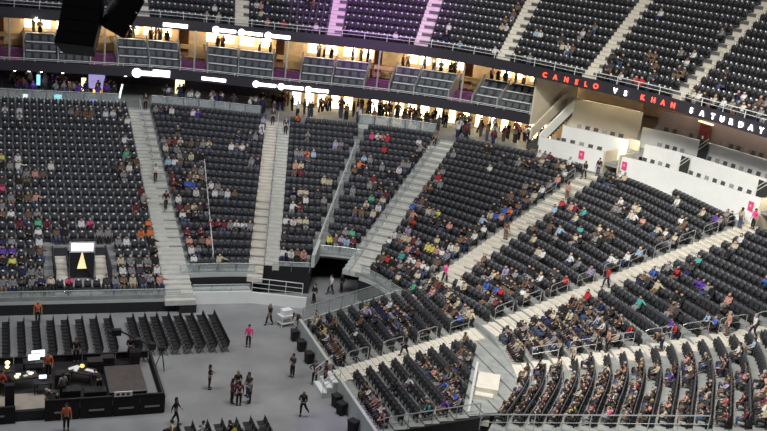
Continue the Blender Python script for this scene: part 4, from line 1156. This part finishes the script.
# people standing: x, y, z, facing, pose, top, trousers, label
def dirang(dx,dy): return math.atan2(dy,dx)+PI/2     # figure's front (-y) turned towards (dx,dy)
FP=[(15.97,61.22,0,dirang(-.4,-1),'stand','P','k','standing person in hot pink top alone on the open grey floor'),
 (18.3,64.7,0,dirang(-1,-.5),'walk','k','k','person in black walking near the corner of the floor'),
 (12.23,55.51,0,dirang(1,-.3),'hold','k','k','person in black holding a white paper, alone left of the group'),
 (13.2,53.5,0,dirang(1,.1),'stand','m','k','leftmost of the group on the floor, dark maroon top'),
 (13.75,54.5,0,dirang(0,-1),'hold','k','j','person in dark jacket at the back of the floor group'),
 (13.55,53.15,0,dirang(0,1),'stand','m','k','person in plum red top with back turned in the floor group'),
 (14.35,54.2,0,dirang(-1,-.4),'stand','d','j','person in dark grey at the rear right of the floor group'),
 (14.3,53.4,0,dirang(-1,.2),'hold','a','n','person in grey blue top at the right of the floor group'),
 (17.76,56.42,0,dirang(-1,-.6),'hold','d','k','standing person in dark grey jacket in the middle of the floor'),
 (18.9,55.27,0,dirang(-.4,-1),'hips','d','k','person in dark uniform standing by the white gate steps'),
 (17.0,51.33,0,dirang(-.5,-1),'kick','k','k','person in black lifting one leg on the floor near the bottom edge'),
 (9.55,51.6,0,dirang(1,-.5),'walk','k','k','person in black walking past the right end of the stage barrier'),
 (3.2,53.2,.6,dirang(-1,-.2),'bend','d','k','person in dark clothes bending over the front barrier of the stage'),
 (3.55,54.3,.6,dirang(-.5,1),'stand','a','k','person in grey shirt standing inside the stage behind the bending one'),
 (2.9,57.2,.6,dirang(-.3,-1),'stand','o','k','person in orange red shirt at the lit monitors on the stage'),
 (.3,55.1,.6,dirang(.5,.6),'hips','r','k','person in red shirt at the left edge of the stage'),
 (2.65,66.6,0,dirang(0,-1),'stand','o','k','person in orange shirt standing behind the left floor chairs'),
 (3.6,51.75,0,dirang(0,-1),'stand','o','k','person in orange shirt outside the stage barrier at the bottom edge'),
 (7.85,58.9,.6,dirang(-.2,-1),'hold','k','k','camera operator in black behind the camera crane'),
 (4.6,59.0,.6,dirang(0,-1),'stand','k','k','person in black at the back barrier of the stage beside papers'),
 (5.6,54.6,.6,dirang(-.3,.8),'bend','k','k','person in black leaning over the desks left of the wooden deck'),
 (19.35,54.5,.35,dirang(-1,0),'stand','m','k','person in maroon top standing on the white gate steps'),
 (22.71,68.33,0,dirang(-1,-.5),'stand','k','k','guard in black standing at the mouth of the tunnel'),
 (24.6,70.1,0,dirang(-1,-.3),'walk','w','k','person in white shirt walking out of the tunnel'),
 (25.6,70.4,0,dirang(-1,-.3),'stand','k','k','person in black standing inside the tunnel right of the white shirt'),
 (20.3,63.9,0,dirang(-1,-.5),'bend','k','k','person in black bending at the white cart in the floor corner')]
def on_aisle(k,r,off=0):
    p=apt(k,r); d=adir(k); return (p[0]+d[1]*off,p[1]-d[0]*off,ZR(r)+.19)
def at_aisle(k,r,off,kind,top,bot,lab,updown=-1):
    d=adir(k); x,y,z=on_aisle(k,math.floor(r*2)/2+.25,off); z=ZR(math.floor(r))+ (.19 if (r%1)>=.5 else .03)
    FP.append((x,y,z,dirang(d[0]*updown,d[1]*updown),kind,top,bot,lab))
at_aisle(1,12.6,.0,'walk','w','k','person in white shirt on the far left stairs, the upper one')
at_aisle(1,9.1,.35,'walk','k','k','person in black on the far left stairs, the lower one')
at_aisle(1,23.6,.6,'stand','k','k','person in black at the top of the far left stairs',1)
at_aisle(2,23.2,-.5,'walk','d','k','person in dark jacket at the top of the twin stairs, left lane')
at_aisle(2,21.6,.8,'stand','n','k','person in navy at the top of the twin stairs, right lane',1)
at_aisle(4,12.0,.2,'stand','h','h','person in brown standing halfway up the second right aisle',1)
at_aisle(4,5.6,.2,'walk','P','k','person in hot pink top climbing the second right aisle',1)
at_aisle(4,22.6,-.3,'walk','k','k','person in black near the top of the second right aisle')
at_aisle(4,23.6,.4,'stand','k','j','person in black and jeans at the top of the second right aisle')
at_aisle(4,19.0,.6,'stand','s','h','person in salmon top standing on the upper second right aisle',1)
at_aisle(5,25.4,.2,'stand','P','k','person in hot pink at the top of the middle right aisle')
at_aisle(5,24.6,-.6,'stand','e','j','person in cream top beside the hot pink person at the aisle top',1)
at_aisle(5,12.6,.3,'walk','r','n','person in red top on the middle right aisle')
at_aisle(3,22.6,-.7,'stand','h','k','person in brown at the top of the corner stairs')
at_aisle(6,6.8,.6,'stand','e','k','person in cream top standing on the lowest right aisle, far left')
at_aisle(6,8.6,-.8,'stand','s','k','person in salmon top and red hair standing on the lowest right aisle')
at_aisle(6,14.6,-.5,'stand','s','h','person in pale salmon top standing near the right end of the lowest aisle')
at_aisle(6,15.6,.4,'walk','w','n','person in white on the lowest right aisle at the right edge')
at_aisle(6,11.2,.2,'bend','h','n','person in brown bending on the lowest right aisle')
x,y=RX0+4.6,r_mid(RX0+4.6); FP.append((x,y,rz(0)+.155*4.2+.05,dirang(-1,-.2),'walk','k','k','person in black descending the steps of the retractable stand'))
for (x,y,z,a,kd,t,b,lab) in FP:
    lk=look(); lk['scale']=.95; person(kd,x,y,z,a,t,b,lab,shoes=True,**lk)
# folding chairs with people at the bottom edge
for (x,y,t,kd) in ((9.2+.83*5,48.9,'e','sit_rest'),(9.2+.83*4,49.4,'k','sit_lean'),(9.2+.83*2,48.6,'w','sit_rest'),(8.05,50.2,'e','sit_turn')):
    pass
for ci,cj,t,kd,lab in ((4,1,'k','sit_lean','person in black on a folding chair at the bottom edge'),(4,2,'y','sit_rest','person in yellow top on a folding chair at the bottom edge'),(2,1,'w','sit_rest','person in white on a folding chair at the bottom edge'),(0,0,'e','sit_turn','person in cream on the first folding chair at the bottom edge')):
    lk=look(); person(kd,9.2+.83*ci,50.1-.56*cj,0,-PI/2,t,'k',lab,**lk)
n_ind=300-len(FP)-4
def sitlab(s,c,bot):
    row=s[1]+1
    return '%s top, %s trousers, seated %s from left, row %s, %s'%(CC[c][0],CC[bot][0],nth(s[2]+1),nth(row),BLOCK[s[0]] if s[0]<20 else SB[s[0]])
low=[]
for i,(dist,s,c,kd,bot,a,lk) in enumerate(crowd):
    if i<n_ind: person(kd,s[3],s[4],s[5],a,c,bot,sitlab(s,c,bot),'spectators in the nearer blocks',**lk)
    else: low.append((kd,s[3],s[4],s[5],a,c,bot,lk['skin_i'],lk['hair_i']))
# standing crowd on the concourse and in the lounges: far, dim and uncountable
for (s0,s1,ra,rb,z,n,pal) in ((.35,.92,25.2,30,8.8,46,'kdnumah'),(1.1,1.9,25,29,8.8,22,'kdwan'),(2.0,2.48,25.3,31,8.8,24,'kdhmw'),(2.47,2.95,24.6,31,8.8,36,'kkdhwkm'),(2.95,3.5,25,31,8.8,32,'kdhmw'),(1.87,2.02,24.6,29,8.8,8,'kdnu')):
    for _ in range(n):
        s=rp.uniform(s0,s1); r=rp.uniform(ra,rb); x,y=bw(s,r); low.append((rp.choice(('stand','hold','walk','hips')),x,y,z,rp.uniform(0,6.28),rp.choice(pal),rp.choice('kkdnj'),rp.choice((0,1,2)),rp.choice((0,1))))
for a,_,b in BAYS[1:]:
    for q in range(rp.choice((2,3,4,5))):
        s=rp.uniform(a+.01,b-.01); x,y=bw(s,rp.uniform(28.8,32)); low.append((rp.choice(('stand','hold')),x,y,13.85,rp.uniform(0,6.28),rp.choice('kdhwm'),'k',0,0))
for _ in range(14):
    s=rp.uniform(4.1,5); x,y=bw(s,rp.uniform(33.4,35.2)); low.append(('stand',x,y,12,rp.uniform(0,6.28),rp.choice('kdhw'),'k',0,0))
from collections import defaultdict
G=defaultdict(list)
for kd,x,y,z,a,c,b,si,hi in low:
    for part,m in (('skin',M_SKIN[si]),('shirt',M_CL[c]),('trousers',M_CL[b]),('hair',M_HAIR[hi])): G[(kd,part,m.name)].append((x,y,z,a))
its=[batch([(POSES[kd]['low'][part],MATS[m])],pl) for (kd,part,m),pl in G.items()]
o=link('distant_crowd',mesh_from('distant_crowd',*merge(its)))
tag(o,'many small distant spectators in the far stands, concourse, lounges and upper deck','people',kind='stuff')
# ---------------------------------------------------------------- stage compound on the floor
mb=MB(); mb.box(-6,9.0,53.1,59.2,0,.6); struct(mb.obj('stage_floor', M_BLACK))
mb=MB(); mb.box(-2,2.6,53.3,55.2,.6,.63); tag(mb.obj('floor_mat',M_TAN),'tan floor mat behind the left front stage barrier','mat')
def barrier(x0,x1,y,lab,slot=True,h=1.25):
    r=thing('barrier_panel',lab,'barrier',((x0+x1)/2,y,0),0,'black barrier panels around the stage'); w=(x1-x0)/2-.02
    mb=MB(); mb.box(-w,w,-.05,.05,0,h); mb.obj('panel',M_DRAPE,r)
    mb=MB(); mb.box(-w,w,-.07,.07,h,h+.05); mb.obj('top_bar',M_DMETAL,r)
    if slot:
        mb=MB(); mb.box(-.42,.42,-.08,-.055,.45,.55); mb.obj('pale_handle_slot',M_GREYF,r)
FB=[-5,-3,-1,1.0,2.5,4.4,6.2,7.7,9.1]
for i in range(8):
    if i==3: continue
    barrier(FB[i],FB[i+1],52.95,'black barrier panel at the front of the stage, %s from the left'%nth(i+1),h=1.0 if i<3 else 1.25)
for i in range(7): barrier(-5+2*i,-3+2*i,59.3,'black barrier panel at the back of the stage, %s from the left'%nth(i+1),False,.95)
r=thing('barrier_panel','black barrier at the right end of the stage','barrier',(9.1,56.1,0),PI/2,'black barrier panels around the stage')
mb=MB(); mb.box(-3.1,3.1,-.05,.05,0,1.0); mb.obj('panel',M_DRAPE,r); mb=MB(); mb.box(-3.1,3.1,-.07,.07,1.0,1.05); mb.obj('top_bar',M_DMETAL,r)
mb=MB(); mb.box(8.3,8.9,53.3,59.0,.6,.64); tag(mb.obj('floor_mat',mat('grey_mat',(.22,.22,.22),.8)),'grey strip mat along the right end of the stage','mat')
r=thing('label_board','white board with dark marks on the front stage barrier','sign',(6.75,52.8,1.3)); mb=MB(); mb.box(-.5,.5,-.03,.03,0,.3); mb.obj('board',M_PAPER,r)
for i,x in enumerate((-.3,-.02,.26)):
    mb=MB(); mb.box(x-.09,x+.09,-.04,-.031,.08,.22); mb.obj('dark_mark',M_DMETAL,r)
r=thing('riser_deck','dark brown wooden riser deck on the stage','deck',(7.25,55.65,.6)); mb=MB(); mb.box(-1.15,1.0,-1.7,1.7,.3,.42); mb.obj('deck_top',M_DECK,r)
mb=MB(); mb.box(-1.15,1.0,-1.74,-1.7,.36,.43); mb.obj('white_edge',M_GREYF,r)
mb=MB(); mb.box(-1.12,.97,-1.68,1.66,0,.3); mb.obj('skirt',M_DRAPE,r)
def desk(x,y,w,d,rz_,lab):
    r=thing('control_desk',lab,'desk',(x,y,.6),rz_,'black control desks on the stage'); mb=MB(); mb.box(-w/2,w/2,-d/2,d/2,.68,.74); mb.obj('desk_top',M_DMETAL,r)
    for sx in (-1,1):
        for sy in (-1,1):
            mb=MB(); mb.box(sx*(w/2-.06)-.03,sx*(w/2-.06)+.03,sy*(d/2-.06)-.03,sy*(d/2-.06)+.03,0,.68); mb.obj('leg',M_DMETAL,r)
desk(2.2,58.0,1.4,.8,.05,'black control desk under the white monitors'); desk(1.5,56.1,1.5,.9,.2,'black control desk covered in bright clutter'); desk(4.7,56.4,1.6,.9,-.5,'black control desk with papers and amber lamp')
desk(2.5,55.2,1.0,.7,0,'small black control desk behind the bending person'); desk(.6,57.0,.8,.9,0,'black control desk with yellow lamps at the left')
def monitor(x,y,z,rzz,lab,w=.62,m=None):
    r=thing('monitor',lab,'monitor',(x,y,z),rzz); mb=MB(); mb.box(-w/2,w/2,-.02,.03,.14,.14+w*.6); mb.obj('casing',M_DMETAL,r)
    mb=MB(); mb.hexa([(-w/2+.02,-.035,.16),(w/2-.02,-.035,.16),(w/2-.02,-.021,.16),(-w/2+.02,-.021,.16),(-w/2+.02,-.035,.12+w*.6),(w/2-.02,-.035,.12+w*.6),(w/2-.02,-.021,.12+w*.6),(-w/2+.02,-.021,.12+w*.6)]); mb.obj('screen',m or M_SCREEN,r)
    mb=MB(); mb.box(-.03,.03,.0,.03,0,.16); mb.box(-.12,.12,-.08,.1,0,.015); mb.obj('stand',M_DMETAL,r)
monitor(2.35,58.15,1.34,.1,'bright white monitor beside the orange red shirt, upper one',.8); monitor(2.1,57.75,1.34,.1,'bright white monitor beside the orange red shirt, lower one',.7); monitor(2.5,55.25,1.34,0,'small white monitor behind the bending person',.45)
def lampbox(x,y,z,lab,m,s=.2):
    r=thing('desk_lamp',lab,'lamp',(x,y,z)); mb=MB(); mb.tube([(0,0,0),(0,0,.28)],.02,6); mb.tube([(0,0,0),(0,0,.02)],.1,8); mb.obj('stem',M_DMETAL,r); mb=MB(); mb.ellip((0,0,.3),s,s,s*.8,8,5); mb.obj('shade',m,r)
lampbox(.62,57.25,1.34,'yellow lamp at the left of the stage, upper one',M_YELL,.15); lampbox(.6,56.7,1.34,'yellow lamp at the left of the stage, lower one',M_YELL,.13); lampbox(4.75,56.3,1.34,'amber lamp on the desk with papers',M_AMBER,.14)
for i,(x,y) in enumerate(((1.2,56.2),(1.6,55.95),(1.9,56.25),(1.75,56.4),(1.1,55.9))):
    r=thing('paper_stack','small pile of bright paper on the cluttered desk, %s'%nth(i+1),'paper',(x,y,1.34),.5*i,'papers on the cluttered desk'); mb=MB(); mb.box(-.13,.13,-.09,.09,0,.06); mb.obj('sheets',M_PAPER if i%2 else M_YELL,r)
for i,(x,y,a,lab) in enumerate(((4.3,56.65,.4,'white fanned papers left of the amber lamp'),(4.45,56.5,1.2,'white fanned papers close beside the amber lamp'),(5.2,56.15,-.7,'long white sheet right of the amber lamp'))):
    r=thing('paper_stack',lab,'paper',(x,y,1.34),a); mb=MB(); mb.hexa([(-.34,-.12,0),(.34,-.1,0),(.32,.12,0),(-.3,.1,0),(-.34,-.12,.03),(.34,-.1,.05),(.32,.12,.1),(-.3,.1,.06)]); mb.obj('sheets',M_PAPER,r)
mb=MB(); mb.box(.45,.95,53.35,53.75,.6,2.1); tag(mb.obj('equipment_case',M_DRAPE,bevel=.02),'tall black equipment case on the tan mat','case')
for i,(x,y,w,d,h) in enumerate(((3.6,55.9,.8,.7,.9),(5.6,57.6,.9,.7,.8),(6.4,58.2,.8,.6,.7),(4.0,54.2,1.0,.7,.7),(5.3,54.0,1.2,.7,.65),(8.0,58.0,.6,.6,1.1))):
    r=thing('equipment_case','black flight case on the stage, %s from the left'%nth(i+1),'case',(x,y,.6)); mb=MB(); mb.box(-w/2,w/2,-d/2,d/2,0,h*.7); mb.obj('body',M_DRAPE,r,.015); mb=MB(); mb.box(-w/2-.01,w/2+.01,-d/2-.01,d/2+.01,h*.7,h); mb.obj('lid',M_DMETAL,r,.015)
# camera crane and tripod
r=thing('camera_crane','black television camera crane at the back of the stage','camera',(8.2,58.6,.6))
mb=MB()
for k in range(3):
    a=2.1*k+.3; mb.tube([(0,0,1.25),(.55*math.cos(a),.55*math.sin(a),0)],.035,6)
mb.obj('tripod',M_DMETAL,r); mb=MB(); mb.tube([(-1.1,.35,2.05),(.2,-.05,1.45),(.9,-.3,1.15)],.06,6); mb.obj('boom_arm',M_DMETAL,r)
mb=MB(); mb.box(-1.5,-.95,.15,.5,1.75,2.15); mb.tube([(-1.5,.35,1.95),(-1.75,.42,1.93)],.09,8); mb.obj('camera_body',M_SPK,r,.02)
mb=MB(); mb.box(.7,1.1,-.5,-.15,1.0,1.4); mb.obj('counterweight',M_DMETAL,r,.02); mb=MB(); mb.box(-.2,.2,-.2,.2,1.2,1.6); mb.obj('pan_head',M_DMETAL,r,.02)
r=thing('tripod','small black tripod outside the right end of the stage','tripod',(9.75,58.6,0))
for k in range(3):
    a=2.1*k+.9; mb=MB(); mb.tube([(0,0,1.3),(.4*math.cos(a),.4*math.sin(a),0)],.03,6); mb.obj('leg',M_DMETAL,r)
mb=MB(); mb.box(-.2,.2,-.1,.1,1.3,1.55); mb.obj('camera_body',M_SPK,r,.02)
# gate steps onto the retractable stand, bins along its wall, cart in the corner
r=thing('portable_steps','white gate steps from the floor to the retractable stand','steps',(19.4,54.2,0))
for i in range(3):
    mb=MB(); mb.box(-.6+.35*i,-.25+.35*i,-.85,.85,0,.33*(i+1)); mb.obj('step',M_WMETAL,r)
for sy in (-.88,.88):
    mb=MB(); mb.tube([(-.55,sy,.3),(-.55,sy,1.2),(.5,sy,2.05),(.5,sy,1.0)],.035,6); mb.tube([(-.55,sy,.75),(.5,sy,1.6)],.025,6); mb.obj('handrail',M_WMETAL,r)
for i,(y,lab) in enumerate(((61.9,'nearest the white cart'),(60.2,'second from the white cart'),(58.3,'third from the white cart'),(52.2,'just below the white gate steps'),(51.2,'second below the white gate steps'),(49.0,'at the bottom edge'))):
    r=thing('black_bin','black bin against the right floor wall, %s'%lab,'bin',(19.4,y,0),.1*i,'black bins along the right floor wall')
    mb=MB(); mb.hexa([(-.2,-.22,0),(.2,-.22,0),(.2,.22,0),(-.2,.22,0),(-.24,-.28,.72),(.24,-.28,.72),(.24,.28,.72),(-.24,.28,.72)]); mb.obj('body',M_DRAPE,r,.02); mb=MB(); mb.box(-.26,.26,-.3,.3,.72,.8); mb.obj('lid',M_DMETAL,r,.02)
r=thing('white_cart','white service cart in the floor corner beside the tunnel rail','cart',(19.5,64.6,0),.3)
mb=MB(); mb.box(-.6,.6,-.4,.4,.75,.85); mb.obj('top_tray',M_CART,r,.02); mb=MB(); mb.box(-.55,.55,-.35,.35,.2,.26); mb.obj('shelf',M_CART,r)
for sx in (-.55,.55):
    for sy in (-.35,.35):
        mb=MB(); mb.tube([(sx,sy,.06),(sx,sy,.8)],.025,6); mb.ellip((sx,sy,.06),.06,.04,.06,8,5); mb.obj('leg',M_WMETAL,r)
mb=MB(); mb.box(-.4,.35,-.28,.28,.85,1.25); mb.obj('white_cover',M_PAPER,r,.04)
# ---------------------------------------------------------------- hanging loudspeaker arrays
def array(x,y,z,yaw,n,lab,tilt0,tilt1,w,top):
    r=thing('loudspeaker_array',lab,'loudspeakers',(x,y,z),yaw)
    px,pz=0,0; h=.42; ang=tilt1; P=[]
    for i in range(n):
        f=i/(n-1); a=math.radians(tilt1+(tilt0-tilt1)*min(1,f*1.3)); P.append((px,pz,a)); px+=math.sin(a)*h; pz+=math.cos(a)*h
    for i,(py,pz_,a) in enumerate(P):
        mb=MB(); d=.85
        R=Matrix.Rotation(-a,4,'X'); mb.hexa([(-w/2,-.36,0),(w/2,-.36,0),(w*.4,.30,.03),(-w*.4,.30,.03),(-w/2,-.36,h+.05),(w/2,-.36,h+.05),(w*.4,.30,h+.02),(-w*.4,.30,h+.02)])
        mb.v=[tuple(R@Vector(v)+Vector((0,py,pz_))) for v in mb.v]; c=mb.obj('speaker_cabinet',M_SPK,r,.02)
        g=MB(); g.box(-w/2+.03,w/2-.03,-.385,-.36,.03,h-.05); g.v=[tuple(R@Vector(v)+Vector((0,py,pz_))) for v in g.v]; g.obj('grille',M_GRILL,c)
    py,pz_,a=P[-1]; mb=MB(); mb.box(-w/2,w/2,py-.5,py+.5,pz_+.5,pz_+.6); mb.obj('flying_frame',M_DMETAL,r)
    for sx in (-.4,.4):
        mb=MB(); mb.tube([(sx,py,pz_+.6),(sx,py,top-z)],.02,5); mb.obj('hoist_chain',M_DMETAL,r)
array(2.2,30.5,24.25,-.38,11,'large black hanging loudspeaker array, the left of two at the top',0,38,1.16,39)
array(3.22,31.0,24.8,-1.5,10,'black hanging loudspeaker array curving up to the right of the large one',13,30,1.1,39)
# ---------------------------------------------------------------- light and camera
def area(name,loc,tgt,size,power,col=(1,1,1),spread=180):
    l=bpy.data.lights.new(name,'AREA'); l.energy=power; l.size=size; l.color=col; l.spread=math.radians(spread)
    o=bpy.data.objects.new(name,l); COL.objects.link(o); o.location=loc
    o.rotation_euler=(Vector(tgt)-Vector(loc)).to_track_quat('-Z','Y').to_euler(); return o
def spot(name,loc,tgt,power,angle,col=(1,1,1),blend=.6,r=.4):
    l=bpy.data.lights.new(name,'SPOT'); l.energy=power; l.spot_size=math.radians(angle); l.spot_blend=blend; l.color=col; l.shadow_soft_size=r
    o=bpy.data.objects.new(name,l); COL.objects.link(o); o.location=loc
    o.rotation_euler=(Vector(tgt)-Vector(loc)).to_track_quat('-Z','Y').to_euler(); return o
area('arena_light',(-5,55,38),(-5,62,0),14,6000,(.95,.96,1))
area('arena_light',(20,50,38),(22,60,0),12,7500,(1,.99,.97))
spot('arena_spot',(20,35,37),(40,50,4),62000,56,(1,.98,.92),.8,1.5)
spot('arena_spot',(22,40,37),(52,63,11),30000,34,(1,.98,.94),.8,1.0)
spot('arena_spot',(5,45,38),(16,85,5),14000,60,(.86,.89,1),.8,1.5)
spot('arena_spot',(15,45,38),(40,80,6),17000,50,(1,.99,.95),.8,1.5)
spot('upper_spot',(30,38,38),(57,76,22),60000,62,(1,.97,.88),.8,1.5)
spot('upper_spot',(14,50,38),(28,98,20),30000,60,(.93,.93,1),.8,1.5)
spot('purple_spot',(10,50,39),(36,97,21.5),110000,22,(.72,.18,1),.9,.3)
spot('purple_spot',(22,35,38),(18.4,49.0,0),14000,9,(.45,.3,1),.9,.3)
for s in (4.2,4.4,4.6,4.8,5.05):  # added fill that brightens the brown loge wall
    x,y=bw(s,29.5+WR(s)); l=bpy.data.lights.new('loge_fill','POINT'); l.energy=130; l.color=(1,.92,.82); l.shadow_soft_size=.3; o=bpy.data.objects.new('loge_fill',l); COL.objects.link(o); o.location=(x,y,15.8)
for s,p in ((2.2,160),(2.65,200),(3.05,200),(3.38,200),(1.5,25),(.6,25)):
    x,y=bw(s,29); l=bpy.data.lights.new('concourse_lamp','POINT'); l.energy=p; l.color=(1,.8,.55) if s>2 else (.85,.8,1); l.shadow_soft_size=.3
    o=bpy.data.objects.new('concourse_lamp',l); COL.objects.link(o); o.location=(x,y,11.3)
for a,_,b in BAYS[1:]:
    x,y=bw((a+b)/2,30.5); l=bpy.data.lights.new('lounge_lamp','POINT'); l.energy=320; l.color=(1,.82,.55); l.shadow_soft_size=.3
    o=bpy.data.objects.new('lounge_lamp',l); COL.objects.link(o); o.location=(x,y,15.9)
for s in (3.74,3.82,3.9,3.98,4.05):
    x,y=bw(s,27.9); spot('wall_washer',(x,y,15.9),(bw(s,28.4)[0],bw(s,28.4)[1],12.5),160,70,(1,.85,.55),.6,.1)
for s,p in ((4.08,45),(5.04,60)):
    x,y=bw(s,26); l=bpy.data.lights.new('passage_lamp','POINT'); l.energy=p; l.color=(1,.87,.6); o=bpy.data.objects.new('passage_lamp',l); COL.objects.link(o); o.location=(x,y,11.6)
W=bpy.data.worlds.new('World'); SC.world=W; W.use_nodes=True; W.node_tree.nodes['Background'].inputs[0].default_value=(.5,.5,.56,1); W.node_tree.nodes['Background'].inputs[1].default_value=.095
cd=bpy.data.cameras.new('camera'); co=bpy.data.objects.new('camera',cd); COL.objects.link(co); SC.camera=co
cd.sensor_width=36; cd.lens=36*FX/767; cd.clip_end=400
M=RC.to_4x4(); M.translation=CAM; co.matrix_world=M
SC.view_settings.view_transform='Standard'; SC.view_settings.look='None'; SC.view_settings.gamma=1; SC.view_settings.use_curve_mapping=False; SC.view_settings.exposure=0
